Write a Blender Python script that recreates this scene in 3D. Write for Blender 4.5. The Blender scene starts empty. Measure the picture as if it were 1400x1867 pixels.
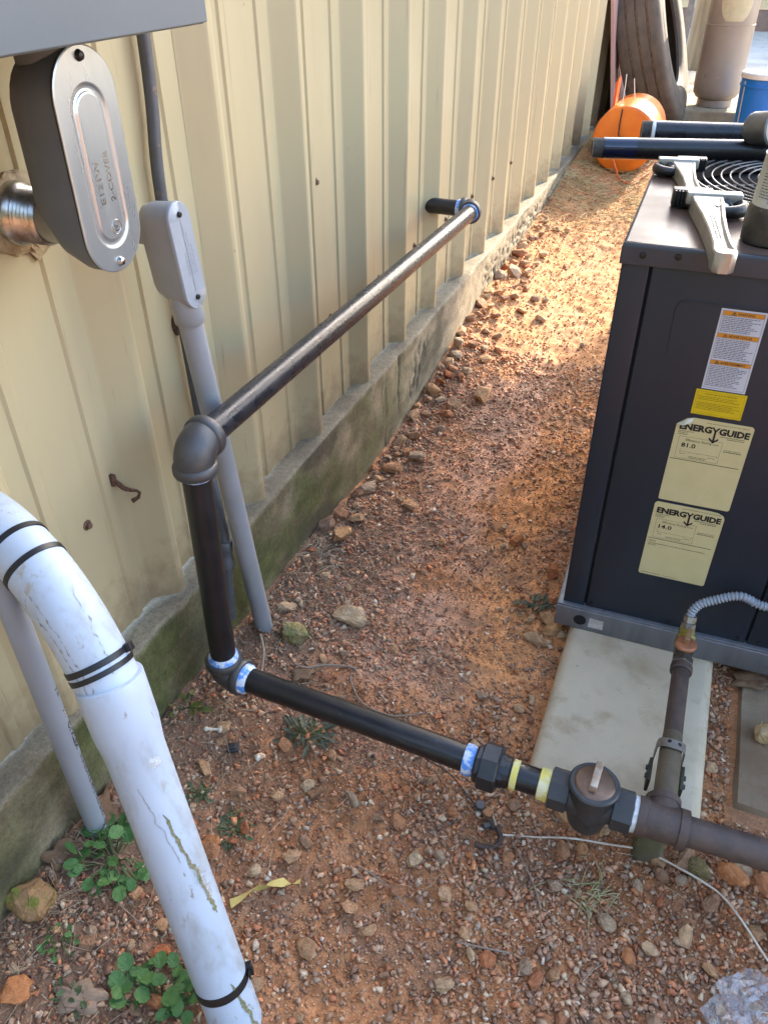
import bpy, bmesh, math, random
import numpy as np
from mathutils import Vector, Matrix

random.seed(11)
rng = np.random.default_rng(11)
sc = bpy.context.scene
COL = sc.collection
PI = math.pi

# ------------------------------------------------------------------ camera
CAM = Vector((0.774, 0.0, 1.317))
p_, y_, r_ = math.radians(36.77), math.radians(21.78), math.radians(-0.07)
fwd = Vector((-math.sin(y_) * math.cos(p_), math.cos(y_) * math.cos(p_), -math.sin(p_)))
rt = Vector((math.cos(y_), math.sin(y_), 0))
up = rt.cross(fwd)
right = rt * math.cos(r_) + up * math.sin(r_)
upv = -rt * math.sin(r_) + up * math.cos(r_)
cam_d = bpy.data.cameras.new('camera')
cam = bpy.data.objects.new('camera', cam_d)
COL.objects.link(cam)
cam_d.sensor_fit = 'VERTICAL'
cam_d.sensor_height = 36.0
cam_d.lens = 36.0 * 1428.6 / 1867.0
cam_d.clip_start = 0.02
cam_d.clip_end = 400
m = Matrix((right, upv, -fwd)).transposed().to_4x4()
m.translation = CAM
cam.matrix_world = m
sc.camera = cam

# ------------------------------------------------------------------ sky, sun, exposure
SUN_AZ, SUN_EL = math.radians(16), math.radians(25)
world = bpy.data.worlds.new('World')
sc.world = world
world.use_nodes = True
wn = world.node_tree
wn.nodes.clear()
w_out = wn.nodes.new('ShaderNodeOutputWorld')
w_bg = wn.nodes.new('ShaderNodeBackground')
w_sky = wn.nodes.new('ShaderNodeTexSky')
w_sky.sky_type = 'NISHITA'
w_sky.sun_disc = False
w_sky.sun_elevation = SUN_EL
w_sky.sun_rotation = SUN_AZ
w_sky.air_density = 0.95
w_sky.dust_density = 1.5
w_sky.ozone_density = 0.4
w_bg.inputs['Strength'].default_value = 0.15
wn.links.new(w_sky.outputs[0], w_bg.inputs['Color'])
wn.links.new(w_bg.outputs[0], w_out.inputs['Surface'])
sun_d = bpy.data.lights.new('sun', 'SUN')
sun_d.energy = 2.4
sun_d.angle = math.radians(0.53)
sun_d.color = (1.0, 0.87, 0.68)
sun = bpy.data.objects.new('sun', sun_d)
COL.objects.link(sun)
Lv = Vector((-math.sin(SUN_AZ) * math.cos(SUN_EL), -math.cos(SUN_AZ) * math.cos(SUN_EL), -math.sin(SUN_EL)))
sun.rotation_euler = Lv.to_track_quat('-Z', 'Y').to_euler()
sun.location = (3, 8, 6)
sc.view_settings.view_transform = 'Standard'
sc.view_settings.look = 'None'
sc.view_settings.exposure = 3.05
sc.view_settings.gamma = 1.0
sc.view_settings.use_curve_mapping = False
sc.render.engine = 'CYCLES'
sc.cycles.max_bounces = 6
sc.cycles.diffuse_bounces = 3
sc.cycles.glossy_bounces = 3
sc.cycles.transmission_bounces = 4
sc.cycles.transparent_max_bounces = 6


# ------------------------------------------------------------------ materials
def nd(t, kind, **kw):
    n = t.nodes.new(kind)
    for k, v in kw.items():
        setattr(n, k, v)
    return n


def ramp(t, fac, stops, interp='LINEAR'):
    n = nd(t, 'ShaderNodeValToRGB')
    cr = n.color_ramp
    cr.interpolation = interp
    while len(cr.elements) < len(stops):
        cr.elements.new(0.5)
    for e, (p, c) in zip(cr.elements, stops):
        e.position = p
        e.color = (*c, 1) if len(c) == 3 else c
    t.links.new(fac, n.inputs[0])
    return n.outputs[0]


def g3(v):
    return (v, v, v)


def tex(t, scale, detail=4.0, rough=0.55, stretch=None, coord='Object', seed=0.0):
    tc = nd(t, 'ShaderNodeTexCoord')
    mp = nd(t, 'ShaderNodeMapping')
    mp.inputs['Location'].default_value = (seed, seed * 1.7, seed * 0.6)
    if stretch:
        mp.inputs['Scale'].default_value = stretch
    t.links.new(tc.outputs[coord], mp.inputs[0])
    n = nd(t, 'ShaderNodeTexNoise')
    n.inputs['Scale'].default_value = scale
    n.inputs['Detail'].default_value = detail
    n.inputs['Roughness'].default_value = rough
    t.links.new(mp.outputs[0], n.inputs['Vector'])
    return n.outputs[0]


def mrange(t, v, lo, hi, a, b):
    n = nd(t, 'ShaderNodeMapRange')
    for i, x in zip((1, 2, 3, 4), (lo, hi, a, b)):
        n.inputs[i].default_value = x
    t.links.new(v, n.inputs[0])
    return n.outputs[0]


def mix(t, fac, a, b, mode='MIX'):
    n = nd(t, 'ShaderNodeMix', data_type='RGBA', blend_type=mode)
    for sock, v in ((n.inputs[0], fac), (n.inputs[6], a), (n.inputs[7], b)):
        if isinstance(v, (int, float)):
            sock.default_value = v
        elif isinstance(v, tuple):
            sock.default_value = (*v, 1) if len(v) == 3 else v
        else:
            t.links.new(v, sock)
    return n.outputs[2]


MATS = {}


def material(name, c1, c2=None, scale=20.0, lo=0.35, hi=0.65, rough=0.5, rough2=None, metal=0.0, bump=0.0,
             bump_scale=None, stretch=None, spots=None, coat=0.0, trans=0.0, ior=1.45, alpha=1.0, spec=0.5, coord='Object'):
    """noise mix of two base colours; spots = (colour, scale, lo, hi, rough)"""
    if name in MATS:
        return MATS[name]
    ma = bpy.data.materials.new(name)
    ma.use_nodes = True
    t = ma.node_tree
    b = t.nodes['Principled BSDF']
    b.inputs['Metallic'].default_value = metal
    b.inputs['Roughness'].default_value = rough
    b.inputs['Coat Weight'].default_value = coat
    b.inputs['Transmission Weight'].default_value = trans
    b.inputs['IOR'].default_value = ior
    b.inputs['Alpha'].default_value = alpha
    b.inputs['Specular IOR Level'].default_value = spec
    n1 = tex(t, scale, 4, 0.6, stretch, coord)
    if c2 is None:
        c2 = tuple(x * 0.8 for x in c1)
    col = ramp(t, n1, [(lo, c1), (hi, c2)])
    rsock = None
    if rough2 is not None:
        rsock = ramp(t, n1, [(lo, g3(rough)), (hi, g3(rough2))])
    if spots:
        for i, s in enumerate(spots if isinstance(spots, list) else [spots]):
            sc_, ss, slo, shi = s[:4]
            st = s[4] if len(s) > 4 else None
            n2 = tex(t, ss, 4, 0.65, st, coord, 3.1 + i * 2.3)
            fm = ramp(t, n2, [(slo, g3(0)), (shi, g3(1))])
            col = mix(t, fm, col, sc_)
            if len(s) > 5:
                rsock = mix(t, fm, rsock if rsock is not None else g3(rough), g3(s[5]))
    t.links.new(col, b.inputs['Base Color'])
    if rsock is not None:
        t.links.new(rsock, b.inputs['Roughness'])
    if bump:
        bn = nd(t, 'ShaderNodeBump')
        bn.inputs['Strength'].default_value = min(1.0, bump)
        bn.inputs['Distance'].default_value = 0.003 if bump <= 1 else 0.003 * bump
        nb = tex(t, bump_scale or scale * 4, 3, 0.65, stretch, coord, 7.7)
        t.links.new(nb, bn.inputs['Height'])
        t.links.new(bn.outputs[0], b.inputs['Normal'])
    MATS[name] = ma
    return ma


def vcol_material(name, fine_scale=120.0, amt=0.5, rough=0.9, bump=0.6, bump_scale=160.0, attr='Col', spec=0.3):
    ma = bpy.data.materials.new(name)
    ma.use_nodes = True
    t = ma.node_tree
    b = t.nodes['Principled BSDF']
    b.inputs['Roughness'].default_value = rough
    b.inputs['Specular IOR Level'].default_value = spec
    a = nd(t, 'ShaderNodeVertexColor', layer_name=attr)
    n1 = tex(t, fine_scale, 4, 0.7)
    f = mrange(t, n1, 0.25, 0.75, 1 - amt, 1 + amt)
    n3 = tex(t, fine_scale * 4.3, 2, 0.7, seed=5.0)
    f3 = mrange(t, n3, 0.3, 0.72, 1 - amt * 0.6, 1 + amt * 0.6)
    c = mix(t, 1.0, a.outputs[0], f, 'MULTIPLY')
    c = mix(t, 1.0, c, f3, 'MULTIPLY')
    t.links.new(c, b.inputs['Base Color'])
    bn = nd(t, 'ShaderNodeBump')
    bn.inputs['Strength'].default_value = bump
    bn.inputs['Distance'].default_value = 0.003
    n2 = tex(t, bump_scale, 4, 0.75, seed=2.0)
    t.links.new(n2, bn.inputs['Height'])
    t.links.new(bn.outputs[0], b.inputs['Normal'])
    return ma


def stone_material(name, stops, rough=0.85):
    """each stone object its own colour out of the ramp, with mottling"""
    ma = bpy.data.materials.new(name)
    ma.use_nodes = True
    t = ma.node_tree
    b = t.nodes['Principled BSDF']
    b.inputs['Roughness'].default_value = rough
    b.inputs['Specular IOR Level'].default_value = 0.3
    oi = nd(t, 'ShaderNodeObjectInfo')
    c = ramp(t, oi.outputs['Random'], stops)
    n1 = tex(t, 2.2, 4, 0.7, coord='Generated')
    f = mrange(t, n1, 0.3, 0.7, 0.6, 1.35)
    c = mix(t, 1.0, c, f, 'MULTIPLY')
    n3 = tex(t, 7.0, 3, 0.7, coord='Generated', seed=4.0)
    fm = ramp(t, n3, [(0.55, g3(0)), (0.75, g3(0.5))])
    c = mix(t, fm, c, (0.22, 0.11, 0.055))
    c = mix(t, 1.0, c, (1.25, 1.22, 1.2), 'MULTIPLY')
    t.links.new(c, b.inputs['Base Color'])
    bn = nd(t, 'ShaderNodeBump')
    bn.inputs['Strength'].default_value = 0.6
    bn.inputs['Distance'].default_value = 0.05
    n2 = tex(t, 6.0, 4, 0.75, coord='Generated', seed=2.0)
    t.links.new(n2, bn.inputs['Height'])
    t.links.new(bn.outputs[0], b.inputs['Normal'])
    return ma


# ------------------------------------------------------------------ mesh helpers
def mesh_from(name, V, F, smooth=None):
    me = bpy.data.meshes.new(name)
    me.from_pydata([tuple(v) for v in V], [], [tuple(f) for f in F])
    me.update()
    if smooth is not None:
        me.shade_smooth()
        me.set_sharp_from_angle(angle=math.radians(smooth))
    return me


def fast_mesh(name, V, quads=None, tris=None, smooth=False):
    me = bpy.data.meshes.new(name)
    V = np.asarray(V, dtype=np.float32)
    me.vertices.add(len(V))
    me.vertices.foreach_set('co', V.ravel())
    F = quads if quads is not None else tris
    k = F.shape[1]
    me.loops.add(F.size)
    me.loops.foreach_set('vertex_index', F.astype(np.int32).ravel())
    me.polygons.add(len(F))
    me.polygons.foreach_set('loop_start', np.arange(0, F.size, k, dtype=np.int32))
    me.polygons.foreach_set('loop_total', np.full(len(F), k, dtype=np.int32))
    me.update(calc_edges=True)
    me.validate()
    if smooth:
        me.shade_smooth()
    return me


def set_vcol(me, cols):
    a = me.color_attributes.new('Col', 'FLOAT_COLOR', 'POINT')
    c = np.ones((len(cols), 4), dtype=np.float32)
    c[:, :3] = cols
    a.data.foreach_set('color', c.ravel())


def link(name, me, mat=None, parent=None):
    o = bpy.data.objects.new(name, me)
    COL.objects.link(o)
    if mat is not None:
        me.materials.clear()
        me.materials.append(mat)
    if parent is not None:
        o.parent = parent
        if parent.get('_world'):
            o.matrix_parent_inverse = parent.matrix_world.inverted()
    return o


def thing(name, label, cat, loc=(0, 0, 0), group=None, world=True):
    o = bpy.data.objects.new(name, None)
    COL.objects.link(o)
    o.location = loc
    o.empty_display_size = 0.05
    o.matrix_world = Matrix.Translation(loc)
    if world:
        o['_world'] = 1
    tag(o, label, cat, group)
    return o


def tag(o, label, cat, group=None, kind=None):
    o['label'] = label
    o['category'] = cat
    if group:
        o['group'] = group
    if kind:
        o['kind'] = kind
    return o


class MB:
    """collects shapes for one mesh object"""
    def __init__(s):
        s.V, s.F = [], []

    def add(s, V, F):
        n = len(s.V)
        s.V += [Vector(v) for v in V]
        s.F += [[i + n for i in f] for f in F]
        return s

    def box(s, x0, x1, y0, y1, z0, z1, bev=0.0, M=None):
        bm = bmesh.new()
        bmesh.ops.create_cube(bm, size=1.0)
        for v in bm.verts:
            v.co = Vector(((x0 + x1) / 2 + v.co.x * (x1 - x0), (y0 + y1) / 2 + v.co.y * (y1 - y0), (z0 + z1) / 2 + v.co.z * (z1 - z0)))
        if bev:
            bmesh.ops.bevel(bm, geom=list(bm.edges), offset=bev, segments=3, profile=0.5, affect='EDGES')
        s.from_bm(bm, M)
        return s

    def from_bm(s, bm, M=None):
        bm.verts.ensure_lookup_table()
        bm.verts.index_update()
        V = [(M @ v.co) if M else v.co.copy() for v in bm.verts]
        F = [[v.index for v in f.verts] for f in bm.faces]
        s.add(V, F)
        bm.free()

    def tube(s, pts, r, n=20, caps=True, squash=None):
        pts = [Vector(p) for p in pts]
        if not hasattr(r, '__len__'):
            r = [r] * len(pts)
        T = []
        for i in range(len(pts)):
            a = pts[max(0, i - 1)]
            b = pts[min(len(pts) - 1, i + 1)]
            d = (b - a)
            T.append(d.normalized() if d.length > 1e-9 else Vector((0, 0, 1)))
        ref = Vector((0, 0, 1)) if abs(T[0].z) < 0.9 else Vector((1, 0, 0))
        u = T[0].cross(ref).normalized()
        V, F = [], []
        for i, p in enumerate(pts):
            u = (u - T[i] * u.dot(T[i])).normalized()
            w = T[i].cross(u)
            for k in range(n):
                a = 2 * PI * k / n
                V.append(p + (u * math.cos(a) + w * math.sin(a)) * r[i])
        for i in range(len(pts) - 1):
            for k in range(n):
                k2 = (k + 1) % n
                F.append([i * n + k, i * n + k2, (i + 1) * n + k2, (i + 1) * n + k])
        if caps:
            F.append(list(range(n - 1, -1, -1)))
            F.append([(len(pts) - 1) * n + k for k in range(n)])
        s.add(V, F)
        return s

    def rod(s, a, b, prof, n=24):
        """lathe along a->b, prof = [(t in metres from a, radius)]"""
        a, b = Vector(a), Vector(b)
        d = (b - a).normalized()
        pts = [a + d * t for t, _ in prof]
        ref = Vector((0, 0, 1)) if abs(d.z) < 0.9 else Vector((1, 0, 0))
        u = d.cross(ref).normalized()
        w = d.cross(u)
        V, F = [], []
        for (t, r), p in zip(prof, pts):
            for k in range(n):
                an = 2 * PI * (k + 0.5) / n
                V.append(p + (u * math.cos(an) + w * math.sin(an)) * max(r, 1e-4))
        for i in range(len(prof) - 1):
            for k in range(n):
                k2 = (k + 1) % n
                F.append([i * n + k, i * n + k2, (i + 1) * n + k2, (i + 1) * n + k])
        F.append(list(range(n - 1, -1, -1)))
        F.append([(len(prof) - 1) * n + k for k in range(n)])
        s.add(V, F)
        return s

    def prism(s, poly, f0, f1):
        """poly list of 2d points, f0/f1 map (u,v)->3d for the two ends"""
        n = len(poly)
        V = [Vector(f0(*p)) for p in poly] + [Vector(f1(*p)) for p in poly]
        F = [list(range(n - 1, -1, -1)), [n + i for i in range(n)]]
        for i in range(n):
            j = (i + 1) % n
            F.append([i, j, n + j, n + i])
        s.add(V, F)
        return s

    def obj(s, name, mat, parent=None, smooth=40, bevel=None):
        me = mesh_from(name, s.V, s.F, None)
        bm = bmesh.new()
        bm.from_mesh(me)
        if bevel:
            es = [e for e in bm.edges if len(e.link_faces) == 2 and e.calc_face_angle(0) > math.radians(35)]
            bmesh.ops.bevel(bm, geom=es, offset=bevel, segments=2, profile=0.5, affect='EDGES')
        bmesh.ops.recalc_face_normals(bm, faces=bm.faces)
        bm.to_mesh(me)
        bm.free()
        if smooth is not None:
            me.shade_smooth()
            me.set_sharp_from_angle(angle=math.radians(smooth))
        return link(name, me, mat, parent)


def stadium(w, h, n=14):
    """vertical stadium outline centred on 0, width w, height h"""
    r = w / 2
    c = h / 2 - r
    pts = []
    for k in range(n + 1):
        a = PI * k / n
        pts.append((r * math.cos(a), c + r * math.sin(a)))
    for k in range(n + 1):
        a = PI + PI * k / n
        pts.append((r * math.cos(a), -c + r * math.sin(a)))
    return pts


def rrect(x0, x1, y0, y1, r, n=6):
    pts = []
    for cx, cy, a0 in ((x1 - r, y1 - r, 0), (x0 + r, y1 - r, PI / 2), (x0 + r, y0 + r, PI), (x1 - r, y0 + r, 1.5 * PI)):
        for k in range(n + 1):
            a = a0 + PI / 2 * k / n
            pts.append((cx + r * math.cos(a), cy + r * math.sin(a)))
    return pts


def text_geo(body, size, bold=0.0, width=None, res=2):
    cu = bpy.data.curves.new('txt', 'FONT')
    cu.body = body
    cu.size = size
    cu.offset = bold * size
    cu.resolution_u = res
    cu.fill_mode = 'FRONT'
    ob = bpy.data.objects.new('txt', cu)
    COL.objects.link(ob)
    dg = bpy.context.evaluated_depsgraph_get()
    me = bpy.data.meshes.new_from_object(ob.evaluated_get(dg))
    V = [v.co.copy() for v in me.vertices]
    F = [list(p.vertices) for p in me.polygons]
    bpy.data.objects.remove(ob)
    bpy.data.curves.remove(cu)
    bpy.data.meshes.remove(me)
    if width and V:
        x0 = min(v.x for v in V)
        x1 = max(v.x for v in V)
        for v in V:
            v.x = (v.x - x0) * width / (x1 - x0)
    return V, F


# ------------------------------------------------------------------ numpy noise
def _hash(ix, iy, seed):
    h = (ix.astype(np.int64) * 374761393 + iy.astype(np.int64) * 668265263 + seed * 1442695041) & 0x7fffffff
    h = ((h ^ (h >> 13)) * 1274126177) & 0x7fffffff
    h = h ^ (h >> 16)
    return (h & 0xffffff) / float(0xffffff)


def vnoise(x, y, seed=0):
    ix, iy = np.floor(x), np.floor(y)
    fx, fy = x - ix, y - iy
    fx = fx * fx * (3 - 2 * fx)
    fy = fy * fy * (3 - 2 * fy)
    a = _hash(ix, iy, seed)
    b = _hash(ix + 1, iy, seed)
    c = _hash(ix, iy + 1, seed)
    d = _hash(ix + 1, iy + 1, seed)
    return (a * (1 - fx) + b * fx) * (1 - fy) + (c * (1 - fx) + d * fx) * fy


def fbm(x, y, seed=0, oct=4):
    s, a, t = 0, 1.0, 0
    for k in range(oct):
        s = s + a * vnoise(x * 2 ** k + 17.3 * k, y * 2 ** k - 9.1 * k, seed + k)
        t += a
        a *= 0.5
    return s / t


def sstep(a, b, x):
    t = np.clip((x - a) / (b - a), 0, 1)
    return t * t * (3 - 2 * t)


PADS = [(0.69, 1.005, 0.90, 2.4), (1.05, 2.6, 0.98, 2.4)]


def ground_z(x, y, fine=True):
    x = np.asarray(x, dtype=float)
    y = np.asarray(y, dtype=float)
    z = np.interp(y, [-50, 2.25, 2.5, 3.0, 3.7, 4.2, 4.9, 5.5, 8, 80], [0, 0, .022, .07, .11, .15, .21, .245, .26, .5])
    bank = np.interp(y, [-5, .8, 1.3, 1.8, 2.2], [.075, .075, .045, .0, 0])
    z = z + bank * np.exp(-(np.maximum(x, 0) / 0.15) ** 2)
    # soil heaped against the footing further on
    z = z + 0.03 * np.exp(-(np.maximum(x, 0) / 0.13) ** 2) * sstep(2.2, 2.7, y)
    z = z + 0.035 * (fbm(x * 2.6, y * 2.6, 3, 3) - 0.5)
    z = z - 0.012 * np.exp(-((x - 0.36) / 0.16) ** 2) * sstep(0.9, 1.4, y)
    if fine:
        z = z + 0.012 * (fbm(x * 16, y * 16, 5, 3) - 0.5)
        z = z + 0.013 * (fbm(x * 55, y * 55, 8, 2) - 0.5)
    # level under the pad
    inp = sstep(0.64, 0.70, x) * sstep(0.84, 0.92, y) * (1 - sstep(2.5, 2.7, y)) * (1 - sstep(2.4, 2.6, x))
    z = z * (1 - inp) + 0.012 * inp
    return z


def gz(x, y):
    return float(ground_z(np.array([x]), np.array([y]))[0])


# ------------------------------------------------------------------ ground
def axis(fine0, fine1, step, lo, hi, grow=1.25, mids=None):
    a = list(np.arange(fine0, fine1, step))
    s = step
    p = a[-1]
    if mids:
        for lim, st in mids:
            while p < lim:
                p += st
                a.append(p)
        s = mids[-1][1]
    while p < hi:
        s *= grow
        p += s
        a.append(p)
    s = step
    p = a[0]
    b = []
    while p > lo:
        s *= grow
        p -= s
        b.append(p)
    return np.array(b[::-1] + a)


gx = axis(-0.06, 1.35, 0.0062, -30, 40, 1.3)
gy = axis(0.15, 2.6, 0.0062, -12, 80, 1.3, mids=[(4.2, 0.012), (7.0, 0.022)])
GX, GY = np.meshgrid(gx, gy)
GZ = ground_z(GX, GY)
nx, ny = len(gx), len(gy)
idx = np.arange(nx * ny).reshape(ny, nx)
quads = np.stack([idx[:-1, :-1], idx[:-1, 1:], idx[1:, 1:], idx[1:, :-1]], -1).reshape(-1, 4)
me = fast_mesh('ground', np.stack([GX.ravel(), GY.ravel(), GZ.ravel()], -1), quads=quads, smooth=True)


def lerpc(a, b, t):
    return a * (1 - t[..., None]) + np.array(b) * t[..., None]


def ground_col(x, y):
    n1 = fbm(x * 3.1, y * 3.1, 21, 4)
    n2 = fbm(x * 9, y * 9, 31, 4)
    n3 = fbm(x * 40, y * 40, 41, 3)
    c = np.zeros(x.shape + (3,)) + np.array((0.215, 0.102, 0.047))
    c = lerpc(c, (0.31, 0.185, 0.125), sstep(0.25, 0.55, n2) * np.exp(-((x - 0.36) / 0.22) ** 2) * sstep(0.8, 1.2, y))
    c = lerpc(c, (0.33, 0.16, 0.065), sstep(0.38, 0.6, n1 + 0.10) * np.exp(-((x - 0.56) / 0.13) ** 2) * sstep(0.9, 1.3, y))
    c = lerpc(c, (0.30, 0.145, 0.065), sstep(0.45, 0.62, n1) * 0.8 * sstep(0.35, 0.6, x) * (1 - sstep(0.9, 1.1, y)))
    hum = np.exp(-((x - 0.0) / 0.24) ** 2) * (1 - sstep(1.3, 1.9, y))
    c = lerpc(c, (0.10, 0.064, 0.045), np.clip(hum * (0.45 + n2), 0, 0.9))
    c = lerpc(c, (0.15, 0.09, 0.06), sstep(0.52, 0.7, n2) * 0.6)
    c = lerpc(c, (0.235, 0.125, 0.058), sstep(2.3, 2.9, y) * 0.7)  # sunlit stretch given its own golden tone in the ground colour
    c = lerpc(c, (0.20, 0.14, 0.065), sstep(3.9, 4.6, y) * sstep(0.42, 0.6, n2) * 0.7)
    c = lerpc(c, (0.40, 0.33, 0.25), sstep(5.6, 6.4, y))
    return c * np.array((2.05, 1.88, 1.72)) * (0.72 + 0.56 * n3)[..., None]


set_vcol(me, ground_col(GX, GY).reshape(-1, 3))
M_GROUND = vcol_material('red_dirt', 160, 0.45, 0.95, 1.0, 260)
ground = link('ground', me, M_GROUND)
ground['kind'] = 'structure'


# stones
def hull_mesh(name, n, flat=(1, 0.8, 0.6), seed=0, bevel=0.0):
    r = random.Random(seed)
    bm = bmesh.new()
    for _ in range(n):
        v = Vector((r.gauss(0, 1), r.gauss(0, 1), r.gauss(0, 1))).normalized()
        # push towards a box so facets read as broken rock
        mx = max(abs(v.x), abs(v.y), abs(v.z))
        v = v.lerp(v / mx * 0.82, 0.55) * r.uniform(0.86, 1.05)
        bm.verts.new((v.x * flat[0] * 0.5, v.y * flat[1] * 0.5, v.z * flat[2] * 0.5))
    res = bmesh.ops.convex_hull(bm, input=list(bm.verts))
    bad = [e for e in res['geom_interior'] if isinstance(e, bmesh.types.BMVert)] + [e for e in res['geom_unused'] if isinstance(e, bmesh.types.BMVert)]
    bmesh.ops.delete(bm, geom=list(set(bad)), context='VERTS')
    bmesh.ops.triangulate(bm, faces=list(bm.faces))
    if bevel:
        bmesh.ops.bevel(bm, geom=list(bm.edges), offset=bevel, segments=1, profile=0.5, affect='EDGES')
        bmesh.ops.triangulate(bm, faces=list(bm.faces))
    bmesh.ops.recalc_face_normals(bm, faces=list(bm.faces))
    me = bpy.data.meshes.new(name)
    bm.to_mesh(me)
    bm.free()
    return me


PEB = []
for k in range(26):
    me_ = hull_mesh('pebble', 9, (1, random.uniform(.65, .95), random.uniform(.45, .75)), 100 + k)
    V = np.array([v.co[:] for v in me_.vertices])
    F = np.array([p.vertices[:] for p in me_.polygons])
    PEB.append((V, F))
    bpy.data.meshes.remove(me_)

PALETTE = np.array([(0.40, 0.21, 0.12), (0.45, 0.28, 0.17), (0.36, 0.13, 0.06), (0.27, 0.14, 0.085), (0.36, 0.26, 0.18),
                    (0.48, 0.36, 0.24), (0.20, 0.125, 0.09), (0.42, 0.17, 0.075), (0.30, 0.19, 0.12), (0.55, 0.46, 0.36)])
PW = np.array([3, 2.6, 1.8, 3, 1.1, 1.2, 2, 1.5, 3, 0.35])
PW = PW / PW.sum()


def rotmats(n, tilt):
    a = rng.uniform(0, 2 * PI, n)
    tx = rng.normal(0, tilt, n)
    ty = rng.normal(0, tilt, n)
    ca, sa = np.cos(a), np.sin(a)
    R = np.zeros((n, 3, 3))
    Rz = np.zeros((n, 3, 3))
    Rz[:, 0, 0] = ca
    Rz[:, 0, 1] = -sa
    Rz[:, 1, 0] = sa
    Rz[:, 1, 1] = ca
    Rz[:, 2, 2] = 1
    Rx = np.zeros((n, 3, 3))
    Rx[:, 0, 0] = 1
    Rx[:, 1, 1] = np.cos(tx)
    Rx[:, 1, 2] = -np.sin(tx)
    Rx[:, 2, 1] = np.sin(tx)
    Rx[:, 2, 2] = np.cos(tx)
    Ry = np.zeros((n, 3, 3))
    Ry[:, 1, 1] = 1
    Ry[:, 0, 0] = np.cos(ty)
    Ry[:, 0, 2] = np.sin(ty)
    Ry[:, 2, 0] = -np.sin(ty)
    Ry[:, 2, 2] = np.cos(ty)
    return Ry @ Rx @ Rz


def free_spot(x, y, pad=0.0):
    ok = x > 0.012
    for (a, b, c, d) in PADS:
        ok &= ~((x > a - pad) & (x < b + pad) & (y > c - pad) & (y < d + pad))
    return ok


def scatter_pebbles(name, x, y, size, mat, sink=0.25, tint=None):
    n = len(x)
    z = ground_z(x, y)
    which = rng.integers(0, len(PEB), n)
    cols = PALETTE[rng.choice(len(PALETTE), n, p=PW)] * rng.uniform(0.8, 1.6, (n, 1))
    if tint is not None:
        cols = cols * (1 - tint[:, None]) + ground_col(x, y) * 1.2 * tint[:, None]
    R = rotmats(n, 0.35)
    Vs, Fs, Cs = [], [], []
    off = 0
    for k, (V, F) in enumerate(PEB):
        sel = np.where(which == k)[0]
        if len(sel) == 0:
            continue
        P = np.einsum('nij,vj->nvi', R[sel], V) * size[sel][:, None, None]
        P[:, :, 0] += x[sel][:, None]
        P[:, :, 1] += y[sel][:, None]
        P[:, :, 2] += (z[sel] + size[sel] * sink)[:, None]
        m_ = len(sel)
        Vs.append(P.reshape(-1, 3))
        Fs.append((F[None] + (np.arange(m_) * len(V))[:, None, None] + off).reshape(-1, 3))
        Cs.append(np.repeat(cols[sel], len(V), axis=0))
        off += m_ * len(V)
    me = fast_mesh(name, np.concatenate(Vs), tris=np.concatenate(Fs))
    set_vcol(me, np.concatenate(Cs))
    o = link(name, me, mat, ground)
    o['kind'] = 'stuff'
    return o


M_PEB = vcol_material('pebble_rock', 260, 0.35, 0.85, 0.5, 500)


def cand(n, x0, x1, y0, y1, dens):
    x = rng.uniform(x0, x1, n)
    y = rng.uniform(y0, y1, n)
    keep = (rng.uniform(0, 1, n) < dens(x, y)) & free_spot(x, y)
    return x[keep], y[keep]


def d_fine(x, y):
    c = fbm(x * 7, y * 7, 61, 3)
    return np.clip(0.42 + 1.3 * (c - 0.42), 0.2, 1) * (1 - 0.45 * np.exp(-((x - 0.44) / 0.13) ** 2) * sstep(0.9, 1.2, y))


def d_coarse(x, y):
    c = fbm(x * 5, y * 5, 71, 3)
    w = sstep(0.42, 0.62, c)
    path = np.exp(-((x - 0.42) / 0.2) ** 2) * sstep(0.95, 1.3, y)
    side = np.exp(-(x / 0.10) ** 2) * sstep(1.4, 2.0, y)
    fr = sstep(0.75, 1.05, x) * (1 - sstep(0.8, 1.0, y))
    return np.clip((0.28 + 0.5 * w) * (1 - 0.72 * path) + 0.8 * side + 0.4 * fr, 0, 1)


xs, ys = cand(165000, 0.0, 1.45, 0.15, 2.6, d_fine)
scatter_pebbles('fine_gravel', xs, ys, rng.uniform(0.0026, 0.0080, len(xs)), M_PEB, tint=rng.uniform(0.0, 0.7, len(xs)))
xs, ys = cand(95000, 0.0, 1.45, 0.15, 2.7, d_coarse)
scatter_pebbles('loose_gravel', xs, ys, 0.0065 + 0.020 * rng.beta(1.1, 3.6, len(xs)), M_PEB, tint=rng.uniform(0.0, 0.3, len(xs)))
xs, ys = cand(17000, 0.0, 1.0, 2.5, 6.3, lambda x, y: np.clip(d_coarse(x, y) + 0.35, 0, 1) * np.clip(3.4 / y, 0, 1))
scatter_pebbles('far_gravel', xs, ys, 0.006 + 0.016 * rng.beta(1.2, 3.5, len(xs)), M_PEB, tint=rng.uniform(0.0, 0.5, len(xs)))

STONE_STOPS = [(0.0, (0.44, 0.22, 0.10)), (0.16, (0.50, 0.31, 0.17)), (0.3, (0.42, 0.14, 0.055)), (0.42, (0.30, 0.15, 0.08)),
               (0.55, (0.36, 0.25, 0.165)), (0.68, (0.52, 0.36, 0.21)), (0.8, (0.46, 0.18, 0.07)), (0.9, (0.30, 0.18, 0.11)), (1.0, (0.48, 0.26, 0.12))]
M_STONE = stone_material('loose_stone', STONE_STOPS)
STONES = []
for k in range(14):
    s_me = hull_mesh('stone', 22, (1, random.uniform(.62, .92), random.uniform(.45, .72)), 300 + k)
    s_me.materials.append(M_STONE)
    STONES.append(s_me)

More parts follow.
